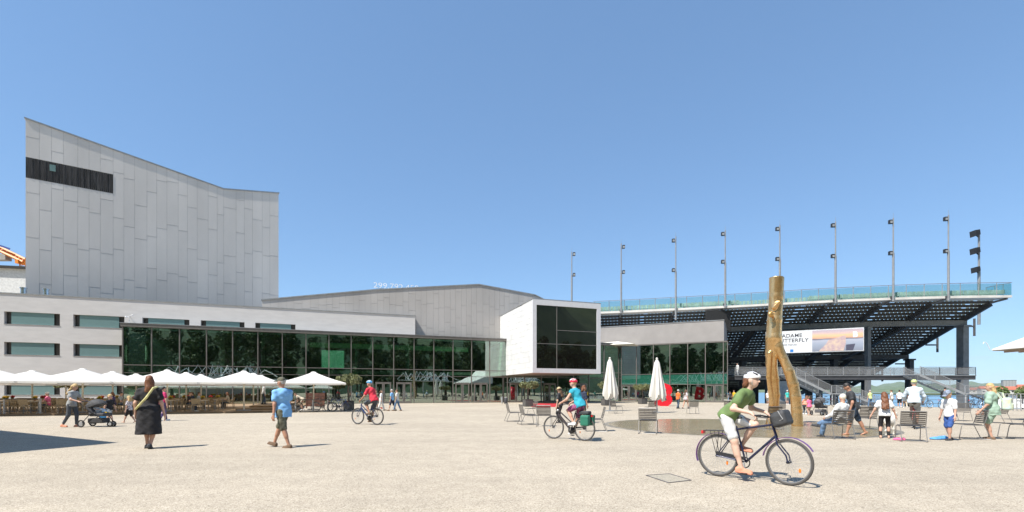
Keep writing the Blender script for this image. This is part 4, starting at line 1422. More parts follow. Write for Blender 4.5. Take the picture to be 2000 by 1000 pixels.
def edge_canopy():
    p = at(1937, 684.5, 24)
    root = empty('winged_canopy', (p.x, p.y, 0), R(0), 'pale winged canopy roof with slatted underside poking in beside the lake', 'canopy')
    z = p.z
    wm = M('canopy_white', (.72, .71, .68), .6)
    MB().prism([(0, z), (7, z + .03), (7, z + 3.3), (5.6, z + 2.1), (0, z + .06)], -7, 0).build('roof', wm, root)
    MB().box(.02, 6.95, -6.95, -.02, z - .03, z - .003).build('soffit', M('canopy_soffit', (.30, .26, .20), .8), root)
    for k in range(9):
        MB().box(.5 + k * .72, .58 + k * .72, -6.9, -.1, z - .12, z - .032).build('slat', soffit_m, root)
    MB().box(.1, 6.9, -7.06, -7.005, z - .14, z - .02).build('edge_trim', M('canopy_edge', (.33, .30, .26), .5, .4), root)
    for x, y in ((6.2, -1), (6.2, -6)):
        MB().tube([(x, y, 0), (x, y, z - .01)], .1, 10).build('post', steel_lt, root, True)
    MB().tube([(0.02, .1, z + .05), (-.12, .1, z + .32), (-.2, .1, z + .42), (-.3, .1, z + .42), (-.33, .1, z + .34)], .015, 6).build('hook_lamp', M('white_metal'), root, True)
edge_canopy()

# ------------------------------------------------------------------ plaza floor details
def pool():
    c = (9.3, 20.0)
    n = 72
    rg = random.Random(6)
    def ring(r, w): return [(c[0] + (r + w * math.sin(3 * a + 1) + w * .6 * math.sin(7 * a)) * math.cos(a), c[1] + (r + w * math.sin(3 * a + 1)) * math.sin(a)) for a in [2 * math.pi * i / n for i in range(n)]]
    struct('wet_stone_rim', MB().slab(ring(5.42, .05), .001, .004), M('wet_aggregate', (.23, .20, .15), .45, 0, .25, 3))
    struct('fountain_pool', MB().slab(ring(5.2, .06), .0045, .009), water_mat('pool_water', (.27, .215, .13), 4.0, .55, .16))
pool()

def paving_bits():
    q = [gp(1262, 929), gp(1306, 943.5), gp(1350, 938.5), gp(1308, 926)]
    c = sum(q, Vector()) / 4
    root = empty('manhole', (c.x, c.y, 0), 0, 'square flush cover outlined by a thin metal frame near the bicycle', 'manhole')
    L = [p - c for p in q]
    MB().slab([(p.x * .95, p.y * .95) for p in L], .001, .006).build('cover', M('cover_aggregate', (.36, .32, .25), .9, 0, .25, 60), root)
    for a, b in zip(L, L[1:] + L[:1]):
        MB().bar((a.x, a.y, .005), (b.x, b.y, .005), .016, .012).build('frame_edge', M('iron_frame', (.16, .15, .15), .6, .4), root)
    q = [gp(1038, 795), gp(1087, 795), gp(1101, 788), gp(1041, 788)]
    tag(MB().slab([(p.x, p.y) for p in q], .001, .02).build('red_carpet', M('carpet_red', (.42, .015, .02), .95, 0, .12, 6)), 'red carpet laid out from the entrance under the white box', 'carpet')
    for px, py, h, w, nm, lb in ((988, 788.5, .75, .22, 'litter_bin', 'small dark litter bin by the foyer doors'), (980.5, 788.5, .8, .09, 'bollard', 'slim pale bollard beside the litter bin')):
        p = gp(px, py)
        r = empty(nm, p, 0, lb, nm.split('_')[-1])
        MB().lathe([(w * .9, 0), (w, .05), (w, h - .06), (w * .8, h)], 14).build('body', M('bin_body', (.05, .05, .055), .5) if 'bin' in nm else steel_lt, r, True)
        MB().lathe([(w * .95, h + .002), (w * .95, h + .05), (w * .3, h + .07)], 14).build('cap', steel_lt, r, True)
paving_bits()

# ------------------------------------------------------------------ bronze tree sculpture
def bronze_trunk():
    Z = 20.4
    P = lambda px, py: at(px, py, Z)
    base = Vector((P(1535, 830).x, Z, 0))
    L = lambda px, py, dy=0: tuple(at(px, py, Z + dy) - base)
    rr = lambda w: w / 2 / F * Z
    pr = []
    def chain(pts):
        for a, b in zip(pts, pts[1:]):
            pr.append(('c', L(a[0], a[1], a[3]), L(b[0], b[1], b[3]), rr(a[2]), rr(b[2])))
    chain([(1517, 538, 27, 0), (1516, 580, 25, 0), (1513, 625, 26, 0), (1511, 660, 28, 0), (1507, 690, 22, .1), (1507, 710, 20, .15), (1510, 740, 21, .25), (1513, 770, 19, .3), (1511, 800, 19, .35), (1506, 834, 22, .4)])
    chain([(1513, 652, 24, 0), (1519, 678, 19, -.1), (1530, 700, 16, -.2), (1541, 725, 18, -.3), (1549, 750, 19, -.35), (1554, 775, 19, -.4), (1556, 800, 19, -.4), (1558, 842, 21, -.45)])
    chain([(1503, 690, 9, -.1), (1501, 735, 8, .1), (1507, 790, 8, .2)])
    pr.append(('e', L(1506, 614, -.3), (.10, .12, .13)))
    pr.append(('c', L(1512, 600, -.25), L(1522, 590, -.35), .09, .07))
    root = empty('bronze_trunk', base, 0, 'tall forked golden bronze tree trunk standing in the fountain pool', 'sculpture')
    m = M('golden_bronze', (.82, .56, .28), .27, .82, .2, 2.0, bump=.45, bscale=9, col2=(.52, .31, .12), stretch=(1.6, 1.6, .5))
    sdf(pr, .028, .05, cuts=[(L(1517, 542), (0.05, 0, 1)), ((0, 0, 0.006), (0, 0, -1))], name='trunk', mat=m, parent=root)
    a = L(1517, 542)
    MB().lathe([(rr(24), -.02), (rr(23), .012)], 20, (a[0], a[1], a[2])).build('cut_top', M('bronze_cut', (.35, .22, .10), .5, .8, .3, 9), root, True)
    k = L(1506, 614, -.42)
    MB().ball(k, (.11, .05, .12)).build('knot', M('bronze_knot', (.62, .36, .12), .4, .8), root, True)
bronze_trunk()

# ------------------------------------------------------------------ olive trees in planters
olive_leaf = M('olive_leaf', (0.26, 0.27, 0.12), 0.55, 0, 0.3, 5, col2=(0.13, 0.14, 0.06))
olive_bark = M('olive_bark', (.17, .14, .11), .9, 0, .3, 8, bump=.4, bscale=30)
planter_m = M('planter_grey', (.10, .095, .09), .7, .1)
def olive(px, py, H, Wc, seed, label, pot=True, crown_lo=.45, pw=.8):
    p = gp(px, py)
    rng = random.Random(seed)
    root = empty('olive_tree', p + Vector((0, 0, .62 if pot else 0)), rng.uniform(0, 6), label, 'tree', 'potted olive trees')
    if pot:
        r = empty('planter', p, R(20), 'square dark grey planter box ' + label.split(' ', 2)[-1].replace('olive tree', 'holding the olive'), 'planter', 'square planters')
        r['label'] = 'square dark planter of the ' + ' '.join(label.split())
        MB().box(-pw / 2, pw / 2, -pw / 2, pw / 2, 0.04, .66).box(-pw / 2 + .06, pw / 2 - .06, -pw / 2 + .06, pw / 2 - .06, 0, .04).build('box', planter_m, r)
        MB().box(-pw / 2 - .02, pw / 2 + .02, -pw / 2 - .02, pw / 2 + .02, .662, .70).build('rim', planter_m, r)
        MB().box(-pw / 2 + .05, pw / 2 - .05, -pw / 2 + .05, pw / 2 - .05, .70, .72).build('soil', M('soil', (.05, .035, .025), .95), r)
    z0 = .0
    zc = H * crown_lo
    zb = H - (.62 if pot else 0)
    tr = MB().tube([(0, 0, z0), (.05, .03, zc * .35), (-.03, .02, zc * .7), (.02, 0, zc)], [.10, .085, .075, .07], 8)
    tr.build('trunk', olive_bark, root, True)
    br = MB(); cl = []
    for k in range(9):
        a = k * .7 + rng.random(); q = rng.uniform(.25, .42) * Wc
        e = (math.cos(a) * q, math.sin(a) * q, zc + (zb - zc) * rng.uniform(.25, .65))
        br.tube([(.02, 0, zc - .05), (e[0] * .5, e[1] * .5, zc + .15), e], [.05, .035, .015], 5)
    tag(br.build('branches', olive_bark, root, True), kind='stuff')
    for k in range(34):
        a = rng.uniform(0, 6.28); q = Wc / 2 * .82 * rng.random() ** .5
        zt = rng.random()
        lim = math.sqrt(max(0, 1 - (2 * q / Wc) ** 2))
        z = zc + (zb - zc) * (.35 + (zt - .3) * .75 * lim + .04)
        cl.append((math.cos(a) * q, math.sin(a) * q, z, Wc * rng.uniform(.07, .13)))
    crown_obj('crown', 3600, cl, .085, seed, olive_leaf, root)
    return root
olive(1031, 794, 2.45, 2.2, 1, 'round olive tree beside the red carpet')
olive(1255, 789, 2.3, 2.1, 2, 'round olive tree by the pavilion doors')
olive(1184, 792, 2.4, 2.1, 3, 'round olive tree behind the closed parasol')
olive(681, 801, 2.7, 2.1, 4, 'broad olive tree near the parked bicycles', crown_lo=.5)
olive(137, 797, 2.3, 2.3, 5, 'gnarled olive tree among the cafe tables', crown_lo=.55)

# ------------------------------------------------------------------ parasols
fabric = M('white_canvas', (.80, .78, .73), .85, 0, .02, 2)
t_ = fabric.node_tree; b_ = t_.nodes['Principled BSDF']
trl = t_.nodes.new('ShaderNodeBsdfTranslucent'); trl.inputs[0].default_value = (.8, .76, .68, 1)
mxs = t_.nodes.new('ShaderNodeMixShader'); mxs.inputs[0].default_value = .25
o_ = [n for n in t_.nodes if n.type == 'OUTPUT_MATERIAL'][0]
t_.links.new(b_.outputs[0], mxs.inputs[1]); t_.links.new(trl.outputs[0], mxs.inputs[2]); t_.links.new(mxs.outputs[0], o_.inputs[0])
pole_m = M('cream_pole', (.62, .57, .45), .5)

def make_parasol():
    root = empty('open_parasol')
    W, ze, zp = 2.16, 2.05, 2.84
    mb = MB(); n = 8; rows = 6
    ring = [(1, -1), (1, 0), (1, 1), (0, 1), (-1, 1), (-1, 0), (-1, -1), (0, -1)]
    for r in range(rows + 1):
        f = r / rows
        for k in range(n):
            for sub in (0, .5):
                a, b = ring[k], ring[(k + 1) % n]
                x, y = a[0] + (b[0] - a[0]) * sub, a[1] + (b[1] - a[1]) * sub
                sag = -.035 * math.sin(f * math.pi) if sub else 0
                rad = .09 + (W - .09) * f
                mb.v.append((x * rad, y * rad, zp + (ze - zp) * f - .05 * math.sin(f * math.pi) + sag - (.012 if sub and r == rows else 0)))
    m = 2 * n
    for r in range(rows):
        for k in range(m):
            k2 = (k + 1) % m
            mb.f.append((r * m + k, (r + 1) * m + k, (r + 1) * m + k2, r * m + k2)); mb.m.append(0)
    o = len(mb.v)
    for k in range(m):
        x, y, z = mb.v[rows * m + k]; mb.v.append((x * 1.003, y * 1.003, z - .11))
    for k in range(m):
        k2 = (k + 1) % m
        mb.f.append((rows * m + k, o + k, o + k2, rows * m + k2)); mb.m.append(0)
    cp = mb.build('canopy', fabric, root, False)
    MB().lathe([(.22, zp - .05), (.16, zp + .03), (.05, zp + .06)], 12).build('cap', fabric, root, True)
    MB().tube([(0, 0, .12), (0, 0, zp)], .05, 10).build('pole', pole_m, root, True)
    for k in range(n):
        x, y = ring[k]
        rb = MB().bar((x * .08, y * .08, zp - .10), (x * W * .98, y * W * .98, ze - .03), .03, .03).build('rib', pole_m, root)
        MB().bar((x * .05, y * .05, ze - .08), (x * W * .5, y * W * .5, (ze + zp) / 2 - .11), .022, .022).build('strut', pole_m, rb)
    MB().lathe([(.09, ze - .14), (.09, ze - .02)], 10).build('hub', pole_m, root, True)
    MB().box(-.4, .4, -.4, .4, .125, .18).build('base_plate', steel_md, root)
    return root

def parasols():
    proto = make_parasol()
    u = FM.u; v = FM.v
    P0 = Vector((-27.0, 30.4, 0))
    first = True
    for c in range(-2, 4):
        for r in range(3):
            if (c == 3 and r > 0) or (c == -2 and r == 0): continue
            t = proto if first else copy_tree(proto); first = False
            p = P0 + u * (c * 4.48) + v * (r * 4.5)
            t.location = (p.x, p.y, 0); t.rotation_euler = (0, 0, FM.rz)
            if c == 3: tag(t, 'white square cafe parasol standing apart beside the parked bicycles', 'parasol', 'open cafe parasols')
            else:
                rw = ('front', 'middle', 'rear')[r]
                od = {2: 'first', 1: 'second', 0: 'third', -1: 'fourth', -2: 'fifth'}[c]
                tag(t, 'white square cafe parasol, %s of the %s row counted from the parked bicycles' % (od, rw), 'parasol', 'open cafe parasols')
parasols()

def closed_parasol(px, py, ytop, label, seed):
    p = gp(px, py)
    H = (CY - ytop) / F * p.y + CAMH
    root = empty('closed_parasol', p, 0, label, 'parasol', 'closed parasols on the plaza')
    rng = random.Random(seed)
    n = 32; prof = [(H - .02, .05), (H * .93, .17), (H * .8, .24), (H * .62, .33), (H * .45, .42), (H * .33, .47), (H * .26, .42)]
    mb = MB()
    for j, (z, r) in enumerate(prof):
        for k in range(n):
            a = 2 * math.pi * k / n
            fold = 1 + (.26 * math.cos(8 * a + .25 * j) + .10 * math.sin(5 * a + j * .6)) * min(1, j / 3)
            zz = z + (.14 * math.sin(4 * a + 1) + .1 * math.sin(3 * a) if j == len(prof) - 1 else 0)
            mb.v.append((math.cos(a) * r * fold, math.sin(a) * r * fold, zz))
    for j in range(len(prof) - 1):
        for k in range(n):
            k2 = (k + 1) % n
            mb.f.append((j * n + k, (j + 1) * n + k, (j + 1) * n + k2, j * n + k2)); mb.m.append(0)
    mb.f.append(tuple(range(n - 1, -1, -1))); mb.m.append(0)
    mb.build('canopy', fabric, root, True)
    MB().lathe([(.07, H - .03), (.09, H + .03), (.03, H + .09)], 10).build('cap', fabric, root, True)
    MB().tube([(0, 0, .05), (0, 0, H)], .045, 10).build('pole', steel_lt, root, True)
    MB().lathe([(.4, 0), (.4, .05), (.06, .08), (.06, .3)], 16).build('base', steel_md, root, True)
closed_parasol(1191, 803, 700, 'tall closed white parasol near the white box', 1)
closed_parasol(1283, 806, 701, 'tall closed white parasol in front of the red letter', 2)

def red_letter():
    p = gp(1294, 793)
    root = empty('red_letter', (p.x, p.y, 0), R(-12), 'big glossy red standing letter B in front of the pavilion', 'sign')
    me = text_mesh('B', 3.0, .22, bold=.12)
    xs = [v.co.x for v in me.vertices]; ys = [v.co.y for v in me.vertices]
    cx, y0 = (max(xs) + min(xs)) / 2, min(ys)
    tl = R(10)
    for v in me.vertices:
        x, y = v.co.x - cx, v.co.y - y0
        v.co = Vector((x * math.cos(tl) + y * math.sin(tl), v.co.z, y * math.cos(tl) - x * math.sin(tl)))
    zmin = min(v.co.z for v in me.vertices)
    for v in me.vertices: v.co.z -= zmin
    me.materials.append(M('gloss_red', (.62, .015, .03), .25))
    link('letter_body', me, root)
    MB().box(-.75, .75, -.35, .35, .0, .03).build('foot_plate', M('gloss_red'), root)
red_letter()

# ------------------------------------------------------------------ slatted plaza chairs
slat_m = M('chair_slat', (.085, .075, .065), .5, 0, .15, 4)
wire_m = M('chair_wire', (.24, .23, .22), .4, .5)
def make_chair():
    root = empty('slatted_chair')
    w = .54
    for s in (-1, 1):
        x = s * (w / 2 + .015)
        MB().tube([(x, .26, .43), (x, .30, .40), (x, .36, .02), (x, .34, .012), (x, -.38, .012), (x, -.39, .03), (x, -.22, .44), (x, -.27, .60), (x, -.33, .86)], .011, 6).tube([(x, .26, .43), (x, -.22, .42)], .011, 6).build('side_frame', wire_m, root, True)
    MB().tube([(-w / 2 - .015, -.33, .86), (w / 2 + .015, -.33, .86)], .012, 6).tube([(-w / 2 - .015, -.33, .018), (w / 2 + .015, -.33, .018)], .009, 6).build('cross_bar', wire_m, root, True)
    for k in range(8):
        y = -.17 + k * .06
        MB().box(-w / 2, w / 2, y - .022, y + .022, .432, .452).build('seat_slat', slat_m, root)
    for k in range(7):
        f = k / 6
        z = .50 + .33 * f; y = -.235 - .085 * f
        MB().bar((-w / 2, y, z), (w / 2, y, z), .014, .038, up=(0, -.25, 1)).build('back_slat', slat_m, root)
    return root
CHAIR = make_chair()
def chair(px, py, rot, label, group=None, used=[False]):
    "rot: world direction the sitter faces, degrees (0 = right, 90 = away)"
    c = copy_tree(CHAIR) if used[0] else CHAIR
    used[0] = True
    p = gp(px, py)
    c.location = (p.x, p.y, 0)
    c.rotation_euler = (0, 0, R(rot - 90))
    if 'group' in c: del c['group']
    tag(c, label, 'chair', 'slatted metal chairs on the plaza')
    return p
chair(1266, 846, 70, 'slatted chair facing the fountain pool beside its shallow end')
SEAT = chair(1637, 856, 82, 'slatted chair with a white haired person sitting in it')
chair(1779, 861, 62, 'slatted chair standing behind the white shirted cyclist')
chair(1893, 857, 160, 'slatted chair between the boy in a cap and the woman in green')
chair(1988, 856, 155, 'slatted chair behind the woman with the pale backpack')
chair(1003, 823, 12, 'slatted chair leftmost of the loose trio near the red carpet')
chair(1031, 829, 15, 'slatted chair in the middle of the loose trio near the carpet')
chair(1063, 832, 80, 'slatted chair with its back to the plaza beside the turquoise cyclist')
chair(1037, 812, 200, 'slatted chair behind the trio, close to the potted olive')
chair(1163, 842, 175, 'slatted chair behind the rear wheel of the turquoise cyclist')
chair(1203, 807, 30, 'slatted chair beside the closed parasol next to the white box')
chair(1271, 808, 100, 'slatted chair in front of the big red letter')
chair(1353, 808, 85, 'slatted chair beside the couple walking past the pavilion')
chair(1424, 806, 60, 'slatted chair near the pavilion corner behind the green shirted cyclist')
chair(1521, 813, 80, 'slatted chair seen between the legs of the bronze trunk')
chair(1503, 838, 100, 'slatted chair at the pool edge behind the bicycle bag')
chair(1698, 818, 100, 'slatted chair across the pool beyond the man in dark shirt')
chair(1876, 822, 200, 'slatted chair between the boy in a cap and the lake')
chair(1948, 826, 110, 'slatted chair beyond the woman with the pale backpack')
chair(1690, 838, 75, 'slatted chair at the pool edge beside the white dog')

# ------------------------------------------------------------------ cafe terrace
def terrace():
    FTm = Frame(3500, 36.9)
    x0, x1 = FTm.x(-420), FTm.x(574)
    W = FTm.world
    deckm = M('terrace_boards', (.30, .20, .11), .75, 0, .2, 1.5, stretch=(1, 1, 1))
    a, b, c, d = W(x0, 0), W(x1, 0), W(x1, 24), W(x0, 24)
    struct('terrace_floor', MB().slab([(a.x, a.y), (b.x, b.y), (c.x, c.y), (d.x, d.y)], .005, .12), deckm)
    xa = FTm.x(452)
    q = [W(xa, 1.5), W(x1 - .4, 1.5), W(x1 - .4, 20), W(xa, 20)]
    struct('terrace_step', MB().slab([(p.x, p.y) for p in q], .125, .26), deckm)
    q = [W(xa + .6, 3.4), W(x1 - .8, 3.4), W(x1 - .8, 20), W(xa + .6, 20)]
    struct('terrace_upper_step', MB().slab([(p.x, p.y) for p in q], .265, .40), deckm)
    wick = M('wicker', (.36, .27, .16), .8, 0, .2, 20)
    ttop = M('table_top', (.55, .47, .36), .5); leg = M('table_leg', (.32, .31, .29), .45, .3)
    def cafe_chair():
        r = empty('cafe_chair')
        tag(r, 'beige woven armchair at a cafe table', 'chair', 'woven cafe chairs on the terrace')
        MB().box(-.25, .25, -.24, .25, .40, .45).build('seat', wick, r)
        MB().add([(-.26, -.22, .5), (.26, -.22, .5), (.26, -.33, .86), (-.26, -.33, .86), (-.26, -.25, .5), (.26, -.25, .5), (.26, -.36, .86), (-.26, -.36, .86)], [(0, 1, 2, 3), (7, 6, 5, 4), (0, 4, 5, 1), (1, 5, 6, 2), (2, 6, 7, 3), (3, 7, 4, 0)]).build('backrest', wick, r)
        for sx in (-1, 1):
            MB().tube([(sx * .27, .22, 0), (sx * .27, .22, .64), (sx * .27, -.28, .66)], .014, 5).build('arm', wick, r)
            MB().tube([(sx * .24, -.34, 0), (sx * .25, -.24, .5)], .014, 5).build('leg', wick, r)
        return r
    def table():
        r = empty('cafe_table')
        tag(r, 'square cafe table with a small flower pot on the terrace', 'table', 'cafe tables on the terrace')
        MB().box(-.42, .42, -.42, .42, .71, .75).build('table_top', ttop, r)
        for sx in (-1, 1):
            for sy in (-1, 1): MB().bar((sx * .36, sy * .36, 0), (sx * .36, sy * .36, .709), .045, .045).build('leg', leg, r)
        return r
    def pot(mat, nm):
        r = empty('flower_pot')
        tag(r, nm, 'flower pot', 'flower pots on the cafe tables')
        MB().lathe([(.05, 0), (.07, .12)], 10).build('pot', M('clay', (.35, .17, .09), .8), r, True)
        cl = [(0, 0, .19, .10), (.07, .02, .2, .07), (-.06, .03, .22, .07)]
        crown_obj('flowers', 160, cl, .04, 3, mat, r)
        crown_obj('leaves', 120, [(0, 0, .14, .09)], .045, 4, M('pot_leaf', (.09, .17, .04), .6), r)
        return r
    tch, ttb = cafe_chair(), table()
    pots = [pot(M('red_flower', (.55, .03, .04), .6), 'red flowers in a clay pot on a cafe table'), pot(M('yellow_flower', (.65, .42, .03), .6), 'yellow flowers in a clay pot on a cafe table')]
    rng = random.Random(14)
    used = {'c': False, 't': False, 0: False, 1: False}
    spots = []
    def put(kind, proto, p, rz):
        o = copy_tree(proto) if used[kind] else proto
        used[kind] = True
        o.location = p; o.rotation_euler = (0, 0, rz)
        return o
    for row, yy in enumerate((1.0, 3.4, 5.8, 8.4)):
        px = -5 + row * 9
        while px < 452:
            if not (row == 0 and 95 < px < 125):
                x = FTm.x(px, yy)
                p = FTm.world(x, yy, .12)
                rz = FM.rz + rng.uniform(-.12, .12)
                put('t', ttb, p, rz)
                pi = rng.randrange(2)
                put(pi, pots[pi], p + Vector((rng.uniform(-.2, .2), rng.uniform(-.2, .2), .75)), 0)
                spots.append((p, rz, row))
                for dx, dy, a in ((-.72, 0, -90), (.72, 0, 90), (0, .72, 180), (0, -.72, 0)):
                    if rng.random() < .82:
                        q = p + Vector((math.cos(rz) * dx - math.sin(rz) * dy, math.sin(rz) * dx + math.cos(rz) * dy, 0))
                        put('c', tch, q, rz + R(a) + rng.uniform(-.25, .25))
            px += rng.uniform(62, 74)
    # front railing with flower boxes
    r = empty('terrace_railing', (0, 0, 0), 0, 'low dark railing along the left front edge of the terrace', 'railing')
    xs = [FTm.x(p, .15) for p in (-130, -60, 8, 79)]
    for i, x in enumerate(xs):
        p = W(x, .15, .12)
        MB().bar(p, p + Vector((0, 0, .88)), .06, .06, up=(0, 1, 0)).build('post', steel_lt, r)
    A, B = W(xs[0], .15, 1.0), W(xs[-1], .15, 1.0)
    MB().bar(A, B, .06, .05).build('top_bar', steel_dk, r)
    MB().bar(A - Vector((0, 0, .72)), B - Vector((0, 0, .72)), .04, .04).build('low_bar', steel_dk, r)
    # menu boards and dark red stand near the wall
    for px, py, w, h, col, nm, lb in ((258, 789, 1.3, .62, (.62, .56, .42), 'menu_board', 'cream menu board on legs behind the boy'), (395, 788, 1.1, .6, (.62, .56, .42), 'menu_board', 'cream menu board on legs behind the seated guests'), (216, 791, 1.0, 1.5, (.28, .035, .03), 'red_stand', 'dark red panel stand in front of the plaster wing')):
        p = gp(px, py)
        rr_ = empty(nm, (p.x, p.y, .12), FM.rz, lb, 'stand' if 'red' in nm else 'menu board')
        zb_ = .25 if 'red' in nm else .75
        MB().box(-w / 2, w / 2, -.03, .03, zb_, zb_ + h).build('panel', M(nm + '_paint', col, .6), rr_)
        for s in (-1, 1): MB().bar((s * w * .4, .0, 0), (s * w * .4, 0, zb_ - .002), .05, .05).build('leg', leg, rr_)
        MB().box(-w / 2 - .02, w / 2 + .02, -.04, .04, zb_ + h + .002, zb_ + h + .04).build('top_edge', leg, rr_)
    return FTm, spots
FTM, SPOTS = terrace()
# ------------------------------------------------------------------ people
def cloth(name, col, var=.12, scale=7):
    return M('cloth_' + name, col, .85, 0, var, scale, bump=.5, bscale=11)
SKIN = M('skin', (.56, .33, .235), .55, 0, .06, 12)
SKIN_T = M('skin_tanned', (.43, .225, .145), .55, 0, .06, 12)
SKIN_P = M('skin_pale', (.62, .41, .31), .55, 0, .06, 12)
HAIRS = {'brown': M('hair_brown', (.12, .065, .03), .6, 0, .3, 40), 'red': M('hair_auburn', (.17, .062, .022), .6, 0, .3, 40), 'blond': M('hair_blond', (.55, .38, .17), .6, 0, .25, 40),
         'dark': M('hair_dark', (.025, .02, .018), .6, 0, .3, 40), 'grey': M('hair_grey', (.45, .43, .39), .6, 0, .25, 40), 'white': M('hair_white', (.66, .62, .52), .6, 0, .2, 40)}
EYE = M('eye_dark', (.03, .02, .018), .3); LIP = M('lip', (.42, .15, .12), .5); RUB = M('rubber_black', (.02, .02, .02), .7)

def ik(a, t, l1, l2, hint):
    d = t - a; L = d.length
    m = (l1 + l2) * .999
    if L > m: t = a + d * (m / L); d = t - a; L = m
    L = max(L, abs(l1 - l2) + .01)
    x = (l1 * l1 - l2 * l2 + L * L) / (2 * L)
    h = math.sqrt(max(l1 * l1 - x * x, 0))
    n = d.normalized(); q = hint - n * hint.dot(n)
    if q.length < 1e-4: q = n.orthogonal()
    return a + n * x + q.normalized() * h, t

def person(loc, heading, H, label, pose=None, top=('tee', 'white'), bottom=('trousers', 'denim'), shoes='white', hair='brown', style='short', hat=None, skin=SKIN, res=.018, fat=1.0, group=None, name='person', face=None):
    """top/bottom: (cut, colour material). pose keys: pel, lean, twist, hyaw, hpitch, al, ar, hl, hr (targets in metres), fl, fr (foot directions), curl"""
    P = pose or {}
    root = empty(name, loc, R(heading - 90), label, 'person', group)
    g = H
    V = lambda t: Vector(t)
    pel = V(P.get('pel', (0, 0, .53 * g)))
    lean, roll = R(P.get('lean', 3)), R(P.get('roll', 0))
    up = V((math.sin(roll), math.sin(lean), math.cos(lean))).normalized()
    tw = R(P.get('twist', 0))
    rt = V((math.cos(tw), math.sin(tw), 0)); rt = (rt - up * rt.dot(up)).normalized()
    fw = up.cross(rt).normalized()
    prt = V((1, 0, 0)); 
    cv = R(P.get('curve', 0))
    nb = pel + up * (.30 * g)
    sh = {s: pel + up * (.262 * g) + rt * (s * .098 * g * (fat ** .4)) for s in (-1, 1)}
    hip = {s: pel + prt * (s * .052 * g) - V((0, 0, .012 * g)) for s in (-1, 1)}
    hy, hp = R(P.get('hyaw', 0)), R(P.get('hpitch', math.degrees(lean) * .35))
    hrt = V((math.cos(hy), math.sin(hy), 0)); hf0 = V((-math.sin(hy), math.cos(hy), 0))
    hf = hf0 * math.cos(hp) - V((0, 0, 1)) * math.sin(hp); hu = hrt.cross(hf)
    Mh = [[hrt.x, hf.x, hu.x], [hrt.y, hf.y, hu.y], [hrt.z, hf.z, hu.z]]
    hc = nb + (up * .6 + V((0, 0, .4))).normalized() * (.062 * g) + hu * (.045 * g) + hf * (.012 * g)
    hs = P.get('head', 1.0) * g
    HP = lambda x, y, z: tuple(hc + (hrt * x + hf * y + hu * z) * hs)
    T = tuple
    body = []
    Mt = [[rt.x, fw.x, up.x], [rt.y, fw.y, up.y], [rt.z, fw.z, up.z]]
    def torso(e=0.0, lo=0.0):
        f = fat
        return [('e', T(pel + up * (.215 * g)), (.090 * g * f + e, .060 * g * f + e, .105 * g + e), Mt), ('e', T(pel + up * (.10 * g) + fw * (.012 * g * (f - 1) * 4)), (.078 * g * f + e, .056 * g * f + e, .10 * g + e), Mt),
                ('e', T(pel + V((0, 0, -.005 * g))), (.088 * g * f + e, .066 * g * f + e, .075 * g + e), Mt)] + \
               [('c', T(nb - up * (.028 * g)), T(sh[s]), .036 * g + e * .7, .031 * g + e * .7) for s in (-1, 1)]
    body += torso()
    body += [('e', HP(0, -.006, .012), (.0435 * hs, .0545 * hs, .058 * hs), Mh), ('e', HP(0, .012, -.028), (.033 * hs, .038 * hs, .042 * hs), Mh),
             ('c', T(nb - up * (.02 * g)), HP(0, -.012, -.03), .033 * g, .028 * g), ('c', HP(0, .048, .004), HP(0, .060, -.012), .006 * hs, .009 * hs, .012),
             ('e', HP(-.044, -.004, -.004), (.007 * hs, .014 * hs, .018 * hs), Mh), ('e', HP(.044, -.004, -.004), (.007 * hs, .014 * hs, .018 * hs), Mh)]
    arms, legs = {}, {}
    for s, key in ((-1, 'hl'), (1, 'hr')):
        t = V(P[key]) if key in P else sh[s] + V((s * .05 * g, .03 * g, -.325 * g))
        hint = V(P.get('elbow', (s * .5, -1, -.4)))
        el, wr = ik(sh[s], t, .172 * g, .158 * g, V((s * abs(hint.x), hint.y, hint.z)))
        arms[s] = (sh[s], el, wr)
        body += [('c', T(sh[s]), T(el), .029 * g, .0225 * g), ('c', T(el), T(wr), .0225 * g, .0145 * g)]
        d = (wr - el).normalized()
        if key + 'd' in P: d = V(P[key + 'd']).normalized()
        pal = V(P.get('palm', (-s, 0, 0)))                     # way the palm faces
        pal = (pal - d * pal.dot(d)); pal = pal.normalized() if pal.length > .05 else d.orthogonal().normalized()
        ac = d.cross(pal).normalized()
        if ac.dot(V((0, 1, 0))) < 0: ac = -ac                  # thumb side points forward
        pc = wr + d * (.03 * g)
        body.append(('e', T(pc), (.024 * g, .010 * g, .032 * g), [[ac.x, pal.x, d.x], [ac.y, pal.y, d.y], [ac.z, pal.z, d.z]]))
        curl = P.get('curl', .35)
        for i, (o, ln) in enumerate(((.016, .040), (.0055, .045), (-.005, .042), (-.0155, .033))):
            b0 = pc + d * (.024 * g) + ac * (o * g)
            d1 = (d * math.cos(curl) + pal * math.sin(curl)); d2 = (d * math.cos(curl * 2.6) + pal * math.sin(curl * 2.6))
            m1 = b0 + d1 * (ln * .55 * g); e1 = m1 + d2 * (ln * .5 * g)
            body += [('c', T(b0), T(m1), .0052 * g, .005 * g, .008), ('c', T(m1), T(e1), .005 * g, .0042 * g, .006)]
        tb = wr + d * (.012 * g) + ac * (.016 * g)
        t1 = tb + (d * .6 + ac * .75 + pal * .25).normalized() * (.026 * g)
        t2 = t1 + (d * .85 + ac * .2 + pal * (.3 + curl * .4)).normalized() * (.022 * g)
        body += [('c', T(tb), T(t1), .0085 * g, .006 * g, .01), ('c', T(t1), T(t2), .006 * g, .005 * g, .006)]
